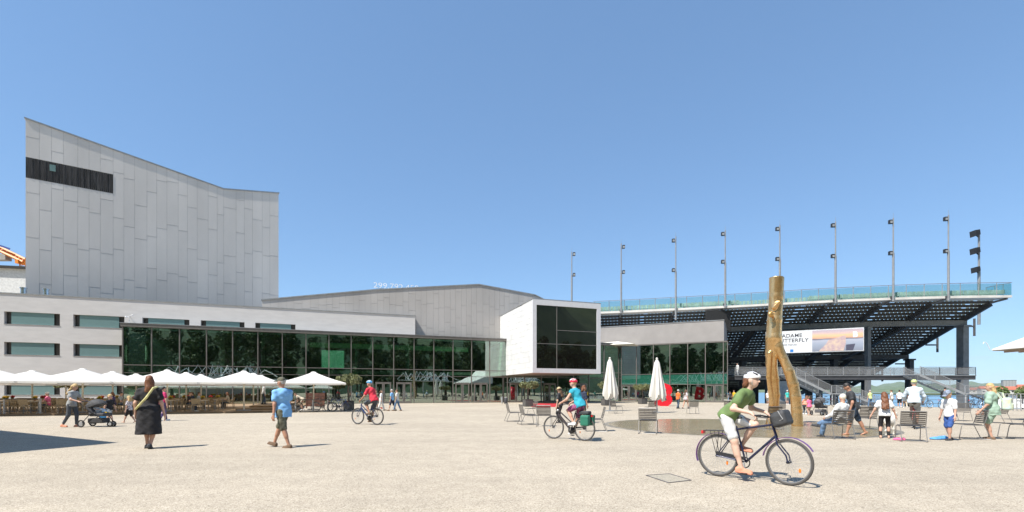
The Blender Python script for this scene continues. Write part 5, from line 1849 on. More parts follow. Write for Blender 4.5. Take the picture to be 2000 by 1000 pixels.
    for s, key, fk in ((-1, 'al', 'fl'), (1, 'ar', 'fr')):
        t = V(P[key]) if key in P else V((s * .055 * g, 0, .045 * g))
        kn, an = ik(hip[s], t, .245 * g, .243 * g, V(P.get('knee', (s * .12, 1, .1))))
        fd = V(P.get(fk, (s * .12, 1, -.05))).normalized()
        legs[s] = (hip[s], kn, an, fd)
        cd = (an - kn).normalized(); bk = -(fw - cd * fw.dot(cd)).normalized()
        body += [('c', T(hip[s]), T(kn), .049 * g * fat ** .5, .033 * g), ('c', T(kn), T(an), .031 * g, .020 * g), ('c', T(kn + cd * (.05 * g) + bk * (.010 * g)), T(kn + cd * (.12 * g) + bk * (.010 * g)), .028 * g, .026 * g)]
        fu = V((0, 0, 1)) - fd * fd.z
        hl = an - fd * (.022 * g) - fu * (.026 * g); to = an + fd * (.082 * g) - fu * (.031 * g)
        body += [('c', T(hl), T(to), .019 * g, .0135 * g)]
    sdf(body, res, .022 * g, name='body', mat=skin, parent=root)
    # ---- clothes
    mats = lambda m: m if not isinstance(m, str) else CL[m]
    e = P.get('loose', .014)
    def sleeve(fr):
        o = []
        for s in (-1, 1):
            a, el, wr = arms[s]
            r = .031 * g + e
            if fr <= 1: o.append(('c', T(a), T(a.lerp(el, fr)), r * .9, r * 1.02))
            else:
                o += [('c', T(a), T(el), r, .024 * g + e), ('c', T(el), T(el.lerp(wr, fr - 1)), .024 * g + e, .018 * g + e)]
        return o
    if top:
        cut, m = top[0], mats(top[1])
        fr = {'tee': .55, 'long': 1.92, 'tank': .02, 'dress': .55, 'sleeveless': .12, 'polo': .66, 'half': .8}[cut]
        pr = torso(e) + sleeve(fr)
        drop = P.get('hem', .045) * g
        cuts = [(T(pel - up * drop), T(-up)), (T(nb + up * (.028 * g)), T(up))]
        if cut == 'dress':
            hem = P.get('hem_z', .25 * g)
            bz = V((pel.x, pel.y - .01 * g, hem + .02))
            pr += [('c', T(pel + V((-.03 * g, 0, 0))), T(bz + V((-.04 * g, 0, 0))), .078 * g * fat + e, .085 * g * fat + e), ('c', T(pel + V((.03 * g, 0, 0))), T(bz + V((.04 * g, 0, 0))), .078 * g * fat + e, .085 * g * fat + e)]
            cuts = [((0, 0, hem), (0, 0, -1)), (T(nb + up * (.028 * g)), T(up))]
        else:
            for i in range(4):
                q = pel + up * (.05 * g - (.05 * g + drop) * i / 3)
                pr.append(('e', T(q), (.090 * g * fat + e, (.066 + .004 * i) * g * fat + e, .06 * g), Mt))
        sdf(pr, max(res, .014), .022 * g, cuts, 'dress' if cut == 'dress' else 'shirt', m, root, wr=P.get('wr', .0035 if res < .019 else 0))
    if bottom:
        cut, m = bottom[0], mats(bottom[1])
        f = {'trousers': 1.9, 'shorts': .80, 'short_shorts': .5, 'capri': 1.45, 'leggings': 1.85, 'knee': .97, 'skirt': .6}[cut]
        ee = .005 if cut == 'leggings' else max(.008, e - .007)
        pr = [('e', T(pel + V((0, 0, -.005 * g))), (.087 * g * fat + ee, .067 * g * fat + ee, .075 * g + ee), Mt), ('e', T(pel + up * (.04 * g)), (.080 * g * fat + ee, .060 * g * fat + ee, .05 * g), Mt)]
        for s in (-1, 1):
            h_, kn, an, fd = legs[s]
            if f <= 1: pr.append(('c', T(h_), T(h_.lerp(kn, f)), .053 * g * fat ** .5 + ee, (.050 - .012 * f) * g * fat ** .5 + ee + .004))
            else: pr += [('c', T(h_), T(kn), .052 * g * fat ** .5 + ee, .036 * g + ee), ('c', T(kn), T(kn.lerp(an, f - 1)), .036 * g + ee, .026 * g + ee + (.01 if cut == 'trousers' else 0))]
        sdf(pr, max(res, .014), .02 * g, [(T(pel + up * (.075 * g)), T(up))], cut.replace('short_', '').replace('knee', 'shorts'), m, root, wr=0 if cut == 'leggings' or res > .019 else .003)
    if shoes:
        for s in (-1, 1):
            h_, kn, an, fd = legs[s]
            fu = V((0, 0, 1)) - fd * fd.z; fu.normalize()
            rgt = fd.cross(fu)
            hl = an - fd * (.024 * g) - fu * (.024 * g); to = an + fd * (.088 * g) - fu * (.030 * g)
            cb = (hl + to) / 2 - fu * (.018 * g)
            Ms = [[rgt.x, fd.x, fu.x], [rgt.y, fd.y, fu.y], [rgt.z, fd.z, fu.z]]
            sdf([('c', T(hl), T(to), .0245 * g, .0185 * g), ('c', T(hl), T(an - fu * (.01 * g)), .024 * g, .024 * g), ('b', T(cb), (.020 * g, .070 * g, .003 * g), Ms, .006 * g)], max(res * .8, .01), .015 * g, (), 'shoe', mats(shoes), root)
    # ---- hair and headgear
    hm = HAIRS.get(hair)
    if hm:
        pr = [('e', HP(0, -.010, .018), (.0485 * hs, .0585 * hs, .0595 * hs), Mh)]
        cuts = [(HP(0, .022, .012), T(hf * .75 - hu * .9)), (HP(0, 0, -.03), T(-hu))]
        sdf(pr, max(res * .7, .009), .02 * hs, cuts, 'hair', hm, root, wr=.0025)
        pr = []
        if style in ('long', 'bob', 'tail', 'bun'):
            back = hf * -1
            L = {'long': .20, 'bob': .075, 'tail': .045, 'bun': .03}[style] * P.get('hairlen', 1)
            sg = -1
            pr += [('c', HP(-.022, -.035, 0), HP(-.034, -.045 - .15 * L, -L), .032 * hs, .024 * hs), ('c', HP(.022, -.035, 0), HP(.034, -.045 - .15 * L, -L), .032 * hs, .024 * hs), ('c', HP(0, -.04, 0), HP(0, -.05 - .2 * L, -L * 1.08), .033 * hs, .018 * hs)]
        if style == 'tail': pr.append(('c', HP(0, -.065, .0), HP(0, -.085, -.12), .018 * hs, .010 * hs))
        if style == 'bun': pr.append(('e', HP(0, -.062, .03), (.024 * hs,) * 3))
        if pr: sdf(pr, max(res * .7, .009), .02 * hs, [(HP(0, .012, 0), T(hf + hu * .2))], 'hair_length', hm, root, wr=.004)
    if hat:
        kind, m = hat[0], mats(hat[1])
        if kind == 'helmet':
            sdf([('e', HP(0, -.006, .030), (.054 * hs, .070 * hs, .052 * hs), Mh), ('c', HP(0, .05, .034), HP(0, -.06, .03), .02 * hs, .022 * hs)], max(res * .6, .008), .02, [(HP(0, 0, .016), T(-hu + hf * .08))], 'helmet', m, root)
            m2 = mats(hat[2]) if len(hat) > 2 else RUB
            for x in (-.026, 0, .026):
                for y0, y1 in ((.045, .015), (-.005, -.045)):
                    zz = .080 - abs(x) * .45
                    sdf([('c', HP(x, y0, zz - abs(y0) * .34), HP(x * 1.1, y1, zz - abs(y1) * .30), .0095 * hs, .011 * hs)], max(res * .5, .006), .01, (), 'vent', m2, root)
            for s in (-1, 1):
                MB().tube([HP(s * .047, .012, .015), HP(s * .044, .012, -.03), HP(0, .022, -.068)], .006, 5).build('strap', mats('offwhite'), root, True)
        elif kind in ('cap', 'bucket', 'straw'):
            pr = [('e', HP(0, -.008, .030), (.0515 * hs, .0605 * hs, .050 * hs), Mh)]
            o = sdf(pr, max(res * .6, .008), .02, [(HP(0, 0, .022), T(-hu))], 'cap' if kind == 'cap' else 'hat', m, root)
            if kind == 'cap': sdf([('b', HP(0, .068, .022), (.030 * hs, .028 * hs, .002 * hs), Mh, .004 * hs)], max(res * .5, .006), .01, (), 'brim', m, o)
            else:
                w = .085 if kind == 'straw' else .07
                sdf([('e', HP(0, -.005, .024), (w * hs, (w + .008) * hs, .007 * hs), Mh)], max(res * .5, .006), .01, (), 'brim', m, o)
    if res < .017 and not P.get('noface'):
        for s in (-1, 1):
            MB().ball(HP(s * .0165, .0455, .006), .0042 * hs, 8, 5).build('eye', EYE, root, True)
            MB().tube([HP(s * .008, .050, .0155), HP(s * .018, .0475, .0175), HP(s * .027, .040, .0145)], .0022 * hs, 5).build('eyebrow', hm or HAIRS['brown'], root, True)
        MB().ball(HP(0, .0485, -.034), (.011 * hs, .006 * hs, .0035 * hs), 8, 5).build('lips', LIP, root, True)
    return dict(root=root, arms=arms, legs=legs, hp=HP, nb=nb, pel=pel, up=up, rt=rt, fw=fw, sh=sh)

CL = {'white': cloth('white', (.74, .74, .73)), 'offwhite': cloth('offwhite', (.66, .65, .61)), 'black': cloth('black', (.018, .017, .019)), 'charcoal': cloth('charcoal', (.045, .047, .052), .35, 22),
      'green': cloth('green', (.14, .215, .075)), 'skyblue': cloth('skyblue', (.20, .43, .72), .06), 'camo': cloth('camo', (.14, .14, .095), .35, 14), 'red': cloth('red', (.60, .03, .055)), 'navy': cloth('navy', (.025, .035, .07)),
      'teal': cloth('teal', (.03, .36, .48)), 'denim': cloth('denim', (.13, .22, .36), .25, 16), 'dkdenim': cloth('dkdenim', (.055, .085, .13), .3, 16), 'grey': cloth('grey', (.34, .35, .34)), 'dkgrey': cloth('dkgrey', (.075, .085, .10)),
      'sage': cloth('sage', (.30, .42, .33), .06), 'pink': cloth('pink', (.75, .16, .32)), 'magenta': cloth('magenta', (.55, .03, .14)), 'purple': cloth('purple', (.10, .07, .20)), 'orange': cloth('orange', (.75, .16, .03)),
      'paleblue': cloth('paleblue', (.60, .70, .78), .05), 'beige': cloth('beige', (.50, .43, .33)), 'straw': cloth('straw', (.55, .43, .26), .2, 30), 'blue': cloth('blue', (.04, .10, .32)), 'print': cloth('print', (.66, .60, .62), .5, 26),
      'turq': cloth('turq', (.05, .50, .45)), 'floral': cloth('floral', (.30, .08, .18), .7, 30), 'brownshoe': cloth('brownshoe', (.16, .10, .06)), 'coral': cloth('coral', (.62, .27, .17)), 'capgrey': cloth('capgrey', (.24, .28, .36), .3, 30),
      'helmetblue': M('helmet_blue', (.08, .33, .62), .35, 0, .3, 18), 'helmetred': M('helmet_red', (.62, .03, .06), .3), 'helmetwhite': M('helmet_white', (.75, .75, .76), .3), 'helmetlime': M('helmet_lime', (.62, .72, .30), .35), 'yellow': cloth('yellow', (.75, .46, .02)), 'palestrap': cloth('palestrap', (.60, .55, .25))}

# ------------------------------------------------------------------ bicycles
paint = bpy.data.materials.new('cycle_paint'); paint.use_nodes = True
_b = paint.node_tree.nodes['Principled BSDF']; _oi = paint.node_tree.nodes.new('ShaderNodeObjectInfo')
paint.node_tree.links.new(_oi.outputs['Color'], _b.inputs['Base Color']); _b.inputs['Roughness'].default_value = .3; _b.inputs['Metallic'].default_value = .2
tyre_m = M('tyre_grey', (.075, .07, .065), .85); rim_m = M('wheel_rim', (.38, .38, .38), .35, .8); spoke_m = M('spoke', (.55, .55, .55), .35, .8); black_m = M('cycle_black', (.022, .022, .024), .5)
orange_m = M('reflector_orange', (.85, .20, .02), .3); redl_m = M('tail_light_red', (.6, .02, .02), .3); bag_m = M('bag_black', (.045, .047, .05), .7, 0, .2, 9, bump=.5, bscale=14)

def bicycle(loc, heading, label, color=(.03, .03, .05), r=.345, fender=None, bag=None, pannier=None, rack=True, ebike=False, steer=0, group=None, crank=80, detail=True):
    root = empty('bicycle', loc, R(heading - 90), label, 'bicycle', group)
    wb = 1.08; tr = .021 if r < .36 else .028
    RH, FH, BB = Vector((0, 0, r)), Vector((0, wb, r)), Vector((0, .45, .285))
    ST, SD = Vector((0, .31, .80)), Vector((0, .235, .97))
    HT, HB = Vector((0, .85, .90)), Vector((0, .90, .735))
    def wheel(c, st):
        w = empty('wheel', c); w.parent = root
        w.rotation_euler = (0, 0, R(st))
        MB().torus((0, 0, 0), r - tr, tr, 'x', 40 if detail else 26, 8 if detail else 6).build('tyre', tyre_m, w, True)
        MB().torus((0, 0, 0), r - tr * 2.1, .011, 'x', 40 if detail else 26, 6).build('rim', rim_m, w, True)
        sp = MB(); n = 28 if detail else 14
        for k in range(n):
            a = 2 * math.pi * k / n; a2 = a + (.35 if k % 2 else -.35); sx = .022 if k % 4 < 2 else -.022
            sp.tube([(sx, math.cos(a2) * .02, math.sin(a2) * .02), (0, math.cos(a) * (r - tr * 2.2), math.sin(a) * (r - tr * 2.2))], .0016 if detail else .003, 3)
        tag(sp.build('spokes', spoke_m, w), kind='stuff')
        MB().tube([(-.05, 0, 0), (.05, 0, 0)], .022, 10).build('hub', black_m, w, True)
        if detail:
            MB().ball((.012, r * .55 * math.cos(-.6), r * .55 * math.sin(-.6)), (.006, .018, .035), 8, 5).build('reflector', orange_m, w, True)
        return w
    wheel(RH, 0); wheel(FH, steer)
    fr = MB().tube([HT, ST], .017, 8) if not ebike else MB().tube([HT - Vector((0, 0, .08)), BB + Vector((0, -.02, .22))], .02, 8)
    fr.tube([HB, BB], .019 if not ebike else .038, 8).tube([BB, ST + Vector((0, -.01, .05))], .016, 8).tube([HB + Vector((0, .01, -.02)), HT + Vector((0, -.01, .02))], .02, 8)
    for s in (-1, 1):
        fr.tube([BB + Vector((s * .03, -.02, 0)), RH + Vector((s * .06, 0, 0))], .010, 6).tube([ST + Vector((s * .015, 0, 0)), RH + Vector((s * .06, 0, 0))], .009, 6)
    f = fr.build('frame', paint, root, True); f.color = (*color, 1)
    fk = MB()
    for s in (-1, 1): fk.tube([HB + Vector((s * .02, 0, -.01)), HB + Vector((s * .055, .03, -.12)), FH + Vector((s * .06, -.02, .10)), FH + Vector((s * .055, 0, 0))], .012, 6)
    fkb = fk.build('fork', paint, root, True); fkb.color = (*color, 1)
    MB().tube([ST, SD - Vector((0, 0, .03))], .013, 8).build('seat_post', spoke_m, root, True)
    sdf([('c', (0, .11, .985), (0, .38, .985), .055, .018), ('c', (-.05, .10, .985), (.05, .10, .985), .035, .035)], .012, .03, [((0, 0, .99), (0, -.05, 1))], 'saddle', black_m, root)
    hb = MB().tube([HT, HT + Vector((0, -.03, .11))], .014, 8)
    hb.tube([(-.30, .70, 1.04), (-.22, .78, 1.045), (-.08, .83, 1.02), (.08, .83, 1.02), (.22, .78, 1.045), (.30, .70, 1.04)], .012, 8)
    hbo = hb.build('handlebar', black_m, root, True)
    for s in (-1, 1):
        MB().tube([(s * .305, .695, 1.04), (s * .235, .77, 1.045)], .018, 8).build('grip', black_m, hbo, True)
    MB().ball((0, .93, .86), (.03, .04, .035), 8, 6).build('head_light', spoke_m, root, True)
    MB().torus(BB + Vector((.055, 0, 0)), .085, .010, 'x', 24, 5).build('chainring', black_m, root, True)
    if ebike: MB().ball(BB, (.06, .11, .10), 12, 8).build('motor', black_m, root, True)
    MB().bar(BB + Vector((.055, 0, .06)), RH + Vector((.055, 0, .05)), .02, .05).build('chain_guard', black_m, root)
    a = R(crank)
    for s, sg in ((1, 1), (-1, -1)):
        pd = BB + Vector((s * .09, math.cos(a) * .17 * sg, -math.sin(a) * .17 * sg))
        c = MB().tube([BB + Vector((s * .075, 0, 0)), pd], .011, 6).build('crank', spoke_m, root, True)
        MB().box(pd.x - .02 + s * .05, pd.x + .05 + s * .05, pd.y - .045, pd.y + .045, pd.z - .012, pd.z + .012).build('pedal', black_m, c)
    if rack:
        rk = MB()
        for s in (-1, 1):
            rk.tube([RH + Vector((s * .06, 0, .02)), (s * .07, -.10, .76), (s * .07, .22, .77)], .006, 5).tube([RH + Vector((s * .06, 0, .02)), (s * .07, .05, .765)], .006, 5).tube([(s * .06, -.22, .755), (s * .06, .25, .775)], .007, 5)
        for y in (-.22, -.1, .02, .14): rk.tube([(-.06, y, .757), (.06, y, .757)], .006, 5)
        rk.build('rack', black_m, root, True)
        MB().box(-.04, .04, -.27, -.235, .70, .75).build('tail_light', redl_m, root)
    if fender:
        for c, a0, a1 in ((RH, 20, 200), (FH, 30, 170)):
            pts = [c + Vector((0, math.cos(R(t)) * (r + .022), math.sin(R(t)) * (r + .022))) for t in range(a0, a1 + 1, 10)]
            mb = MB()
            for i in range(len(pts) - 1): mb.bar(pts[i], pts[i + 1], .05, .008, up=(pts[i] - c))
            o = mb.build('mudguard', paint, root); o.color = (*fender, 1)
    else:
        pass
    if bag:
        sdf([('b', (0, .98, .99), (.11, .065, .06), [[1, 0, 0], [0, .94, -.34], [0, .34, .94]], .045), ('b', (0, .97, 1.09), (.11, .06, .008), [[1, 0, 0], [0, .94, -.34], [0, .34, .94]], .02)], .012, .03, (), 'handlebar_bag', bag_m, root)
        MB().tube([(-.14, .97, 1.12), (-.16, 1.05, 1.0), (-.14, .96, .95)], .008, 5).tube([(.14, .97, 1.12), (.16, 1.05, 1.0), (.14, .96, .95)], .008, 5).build('bag_strap', M('strap_grey', (.25, .25, .25), .6), root, True)
    if pannier:
        for s in (-1, 1):
            sdf([('b', (s * .14, -.10, .58), (.035, .10, .10), None, .035), ('b', (s * .14, -.11, .71), (.035, .10, .012), None, .03)], .015, .03, (), 'pannier', pannier, root)
        sdf([('b', (0, -.02, .81), (.06, .13, .02), None, .035)], .015, .03, (), 'rack_bag', bag_m, root)
    return root

def rider_pose(H, lean, crank=80, pelz=1.03, pely=.20, hands=((.285, .70, 1.09)), **kw):
    a = R(crank)
    pr_ = Vector((.09, .45 + math.cos(a) * .17, .285 - math.sin(a) * .17)); pl_ = Vector((-.09, .45 - math.cos(a) * .17, .285 + math.sin(a) * .17))
    d = dict(pel=(0, pely, pelz), lean=lean, ar=(pr_.x, pr_.y - .07, pr_.z + .085), al=(pl_.x, pl_.y - .07, pl_.z + .085), fl=(0, 1, -.08), fr=(0, 1, -.08),
             hr=(hands[0] - .005, hands[1] - .05, hands[2] - .01), hl=(-hands[0] + .005, hands[1] - .05, hands[2] - .01), hld=(0, .6, -.55), hrd=(0, .6, -.55), palm=(0, -.3, -1), curl=.75, elbow=(.7, -.35, -.8), knee=(0.1, 1, .35))
    d.update(kw)
    return d
# ------------------------------------------------------------------ riders
def riders():
    # woman in green shirt on the touring bicycle
    bicycle((3.43, 8.05, 0), -48, 'dark blue touring bicycle with purple mudguards and black handlebar bag', (.022, .025, .06), r=.35, fender=(.16, .05, .22), bag=True, steer=-6, crank=78)
    person((3.43, 8.05, 0), -48, 1.70, 'cyclist in green T-shirt and white shorts with white helmet', rider_pose(1.70, 39, 78, pelz=1.02, pely=.17, hyaw=0, hpitch=2, loose=.016), ('tee', 'green'), ('shorts', 'white'), 'coral', 'red', 'tail', ('helmet', 'helmetwhite', 'black'), SKIN_P, .0105)
    # turquoise rider
    bicycle((2.08, 13.85, 0), 140, 'dark electric bicycle with orange stripe and green rear panniers', (.05, .04, .04), r=.352, ebike=True, pannier=M('pannier_green', (.02, .16, .10), .6), crank=70, steer=6)
    person((2.08, 13.85, 0), 140, 1.66, 'cyclist in sleeveless turquoise top with red and white helmet', rider_pose(1.66, 24, 70, pelz=1.03, pely=.14, hyaw=10, hpitch=0, loose=.016), ('sleeveless', 'teal'), ('shorts', 'floral'), 'white', 'blond', 'short', ('helmet', 'helmetred', 'white'), SKIN, .0135, fat=1.08)
    # red shirt rider
    bicycle((-5.75, 20.6, 0), 154, 'dark blue electric bicycle ridden away past the cafe', (.03, .05, .13), r=.362, ebike=True, crank=82)
    person((-5.75, 20.6, 0), 154, 1.80, 'cyclist in red polo shirt and blue helmet riding past the cafe', rider_pose(1.80, 24, 82, pelz=1.08, pely=.16, hyaw=8, hpitch=4, loose=.018), ('polo', 'red'), ('knee', 'dkgrey'), 'brownshoe', 'grey', 'short', ('helmet', 'helmetblue', 'white'), SKIN_T, .016, fat=1.08)
    # white shirted man seen from behind
    p = gp(1786, 838)
    bicycle(p, 52, 'bicycle seen end on under the man in pale blue shirt', (.35, .03, .03), rack=False, crank=100)
    person(p, 52, 1.78, 'man in pale blue shirt and lime helmet on a bicycle seen from behind', rider_pose(1.78, 14, 100, pelz=1.05, pely=.20, hpitch=0, loose=.022), ('long', 'paleblue'), ('shorts', 'grey'), 'black', 'grey', 'short', ('helmet', 'helmetlime', 'black'), SKIN, .016, fat=1.08)
    # dark rider by the railing
    p = gp(1838, 798)
    bicycle(p, 12, 'dark bicycle with a rider beside the quay railing', (.02, .02, .025), detail=False)
    person(p, 12, 1.72, 'cyclist in dark jacket and green trousers beside the quay railing', rider_pose(1.72, 22), ('long', 'black'), ('trousers', 'green'), 'black', 'dark', 'short', None, SKIN, .028)
riders()

def parked():
    G = 'bicycles parked by the cafe terrace'
    for px, py, h, col, lb in ((585, 804, 160, (.03, .03, .03), 'black bicycle leaning by the terrace rail'), (617, 804, 20, (.05, .05, .05), 'dark bicycle with its wheel beside the wooden crate stand'), (650, 804, 25, (.04, .08, .25), 'blue bicycle parked nearest the broad olive tree'), (672, 803, 200, (.06, .10, .32), 'blue bicycle tucked under the broad olive tree')):
        bicycle(gp(px, py), h, lb, col, detail=False, group=G)
    G = 'bicycles parked at the quay railing'
    for px, py, h, col, lb in ((1795, 797.5, 8, (.03, .03, .03), 'black bicycle at the quay railing beside the pale shirted man'), (1897, 798.5, 15, (.03, .05, .10), 'dark blue bicycle at the quay railing beside the stair landing'), (1655, 795, 170, (.03, .03, .04), 'black bicycle parked under the nearer stair'), (1617, 793, 175, (.02, .02, .02), 'black bicycle parked in the shade behind the stroller')):
        bicycle(gp(px, py), h, lb, col, detail=False, group=G)
    r = empty('bicycle_rail', (0, 0, 0), 0, 'low metal rail with posts where the bicycles are parked', 'railing')
    pts = [gp(577, 804.5), gp(611, 804.2), gp(640, 803.8), gp(668, 803.2)]
    for p in pts: MB().bar(p, p + Vector((0, 0, .85)), .07, .07, up=(0, 1, 0)).build('post', steel_lt, r)
    for a, b in zip(pts, pts[1:]): MB().bar(a + Vector((0, 0, .86)), b + Vector((0, 0, .86)), .06, .05).build('bar', steel_dk, r)
    p = gp(616, 797)
    r = empty('crate_stand', p, FM.rz, 'brown wooden crate stand beneath the parasol by the bicycles', 'stand')
    wd_ = M('crate_wood', (.16, .07, .045), .8, 0, .25, 6)
    for k in range(4): MB().box(-.75, .75, -.3, .3, .15 + k * .3, .42 + k * .3).build('board', wd_, r)
    for s in (-1, 1): MB().box(s * .72 - .05, s * .72 + .05, -.32, .32, 0, 1.36).build('side_post', wd_, r)
parked()

# ------------------------------------------------------------------ pushchairs
def stroller(loc, heading, label, hood=(.05, .05, .052), big=1.0):
    root = empty('pushchair', loc, R(heading - 90), label, 'pushchair')
    root.scale = (big,) * 3
    fm = M('stroller_frame', (.03, .03, .032), .45, .4); hm = M('stroller_hood_%.2f' % hood[0], hood, .75, 0, .2, 12, bump=.4, bscale=12)
    fr = MB()
    for s in (-1, 1):
        x = s * .26
        fr.tube([(x, -.52, 1.02), (x, -.35, .80), (x, .25, .42), (x * .6, .52, .16)], .014, 6).tube([(x, -.42, .16), (x, -.10, .52), (x, .10, .62)], .014, 6)
    fr.tube([(-.26, -.52, 1.02), (.26, -.52, 1.02)], .016, 8)
    fr.build('frame', fm, root, True)
    for i, (x, y, r) in enumerate(((-.29, -.42, .15), (.29, -.42, .15), (-.09, .54, .12), (.09, .54, .12))):
        w = MB().torus((x, y, r), r - .028, .028, 'x', 22, 7).build('wheel', RUB, root, True)
        MB().tube([(x - .02, y, r), (x + .02, y, r)], r * .5, 14).build('hub', steel_lt, w, True)
    sdf([('b', (0, .12, .50), (.20, .24, .03), None, .04), ('b', (0, -.16, .70), (.20, .05, .20), [[1, 0, 0], [0, .9, -.43], [0, .43, .9]], .03)], .02, .05, (), 'seat', M('stroller_seat', (.06, .06, .065), .8), root)
    sdf([('e', (0, -.02, .82), (.27, .38, .30))], .02, .03, [((0, .02, .84), (0, .35, -1))], 'hood', hm, root)
    sdf([('b', (0, .05, .26), (.18, .26, .07), None, .03)], .02, .03, (), 'basket', hm, root)
    return root

def crowd():
    W = lambda s, st=.2, H=1.7: dict(al=(-.05 * H, s * st, .06), ar=(.05 * H, -s * st, .09), fr=(.05, 1, -.35 if s > 0 else .15), fl=(-.05, 1, .15 if s > 0 else -.35))
    # --- left side
    p = gp(140, 834)
    person(p, 5, 1.74, 'woman in grey T-shirt and dark trousers pushing a black pushchair', dict(lean=8, hpitch=22, al=(-.08, .12, .07), ar=(.09, -.26, .11), hl=(-.22, .43, 1.03), hr=(.22, .43, 1.03), curl=.8, palm=(0, -.2, -1)), ('tee', 'grey'), ('leggings', 'dkgrey'), 'coral', 'blond', 'long', None, SKIN, .016)
    s = stroller(p + Vector((.98, .08, 0)), 3, 'black pushchair with hood pushed by the woman in grey')
    person(p + Vector((.98, .1, .0)), 3, .80, 'baby lying in the black hooded pushchair', dict(pel=(0, .0, .60), lean=-38, hpitch=-10, al=(-.08, .30, .60), ar=(.08, .32, .62), hl=(-.16, .1, .70), hr=(.16, .12, .70), head=1.35), ('tee', 'white'), ('trousers', 'paleblue'), 'yellow', 'blond', 'short', None, SKIN_P, .014)
    p = gp(214, 828)
    person(p, -8, 1.28, 'blond boy in black T-shirt and grey shorts carrying a blue bag', dict(W(-1, .24, 1.28), head=1.25, hr=(.22, -.05, .58), hl=(-.20, .10, .60)), ('tee', 'black'), ('knee', 'grey'), 'white', 'blond', 'short', None, SKIN, .014)
    o = sdf([('b', (0, 0, .16), (.09, .03, .12), None, .03)], .015, .02, (), 'bag_body', M('cloth_bluebag', (.05, .28, .55), .7), None)
    r = empty('blue_bag', p + Vector((-.08, -.26, .26)), R(20), 'small blue bag hanging from the hand of the blond boy', 'bag'); o.parent = r
    MB().tube([(-.06, 0, .31), (-.03, 0, .40), (.03, 0, .40), (.06, 0, .31)], .008, 5).build('handle', M('cloth_bluebag'), r, True)
    p = gp(253, 826)
    person(p, 185, 1.20, 'blond child in white printed T-shirt and black shorts walking left', dict(W(1, .2, 1.2), head=1.28, hyaw=-20), ('tee', 'print'), ('knee', 'black'), None, 'blond', 'bob', None, SKIN, .014)
    p = gp(318, 822)
    person(p, 60, 1.66, 'woman in magenta top and purple trousers half hidden by the black dress', dict(W(1, .18, 1.66)), ('tee', 'magenta'), ('trousers', 'purple'), 'white', 'dark', 'short', None, SKIN, .018)
    p = gp(291, 876)
    q = person(p, 108, 1.80, 'woman in loose black dress with pale shoulder strap walking away', dict(al=(-.07, .10, .085), ar=(.06, -.10, .10), fr=(.1, 1, -.5), hl=(-.30, .05, .86), hr=(.33, .02, .80), hyaw=22, hpitch=2, loose=.026, hem_z=.36, hairlen=.75), ('dress', 'black'), None, 'charcoal', 'red', 'long', None, SKIN, .0125, fat=1.16)
    sdf([('c', (.14, -.15, 1.50), (.02, -.215, 1.27), .026, .027), ('c', (.02, -.215, 1.27), (-.15, -.20, 1.06), .027, .026), ('c', (-.15, -.20, 1.06), (-.25, -.08, .98), .026, .024), ('c', (.14, -.15, 1.50), (.17, 0.0, 1.53), .026, .024)], .012, .01, (), 'shoulder_strap', CL['palestrap'], q['root'])
    p = gp(553, 874)
    q = person(p, 164, 1.76, 'man in light blue shirt, camouflage shorts and cap walking with sandals', dict(al=(-.06, -.22, .085), ar=(.07, .33, .10), fr=(0, 1, .25), fl=(0, 1, -.1), hl=(-.27, .05, .82), hr=(.28, .12, .85), hyaw=8, twist=-26, hpitch=4, loose=.022, hem=.095, curl=.6), ('tee', 'skyblue'), ('knee', 'camo'), 'brownshoe', 'grey', 'short', ('cap', 'camo'), SKIN_T, .0125, fat=1.12)
    el, wr = q['arms'][-1][1], q['arms'][-1][2]
    MB().tube([el.lerp(wr, .86), el.lerp(wr, .93)], .032, 12).build('watch', M('watch_steel', (.5, .5, .5), .3, .8), q['root'], True)
    # --- walkers near the foyer
    for px, py, hd, H, lb, top, bot, hair, st in ((733, 802, 10, 1.58, 'woman in pale pink top walking behind the red shirted cyclist', ('tank', 'coral'), ('shorts', 'grey'), 'brown', 'tail'), (744, 802, 8, 1.55, 'girl all in white walking beside the foyer', ('tee', 'white'), ('trousers', 'white'), 'brown', 'tail'),
                                            (766, 802.5, 172, 1.62, 'man in blue T-shirt and navy shorts strolling by the foyer', ('tee', 'skyblue'), ('knee', 'navy'), 'grey', 'short'), (776, 802.5, 176, 1.60, 'man in white shirt and jeans strolling by the foyer', ('tee', 'offwhite'), ('trousers', 'denim'), 'brown', 'short')):
        person(gp(px, py), hd, H, lb, W(1, .24, H), top, bot, 'brownshoe', hair, st, None, SKIN, .026, group='strollers by the foyer')
    person(gp(1094, 826), 150, 1.62, 'woman in straw hat behind the turquoise cyclist', dict(hpitch=12), ('tee', 'charcoal'), ('trousers', 'black'), 'black', 'brown', 'long', ('straw', 'straw'), SKIN, .018)
    person(gp(1139, 826), 20, 1.70, 'person with curly hair and dark blue shirt behind the turquoise cyclist', dict(W(1, .15), hyaw=-20), ('half', 'navy'), ('skirt', 'camo'), 'black', 'red', 'bob', None, SKIN_T, .018)
    person(gp(1324, 798), 30, 1.60, 'man in orange shirt and white cap walking past the pavilion', W(1, .18), ('tee', 'orange'), ('trousers', 'dkdenim'), 'black', 'brown', 'short', ('cap', 'white'), SKIN, .026, group='couple by the pavilion')
    person(gp(1339, 798), 20, 1.62, 'woman with long hair in grey dress walking past the pavilion', dict(W(-1, .22), hem_z=.75), ('dress', 'print'), None, 'black', 'brown', 'long', None, SKIN, .026, group='couple by the pavilion')
    # --- around the pool
    P0 = SEAT
    r = R(118 - 90)
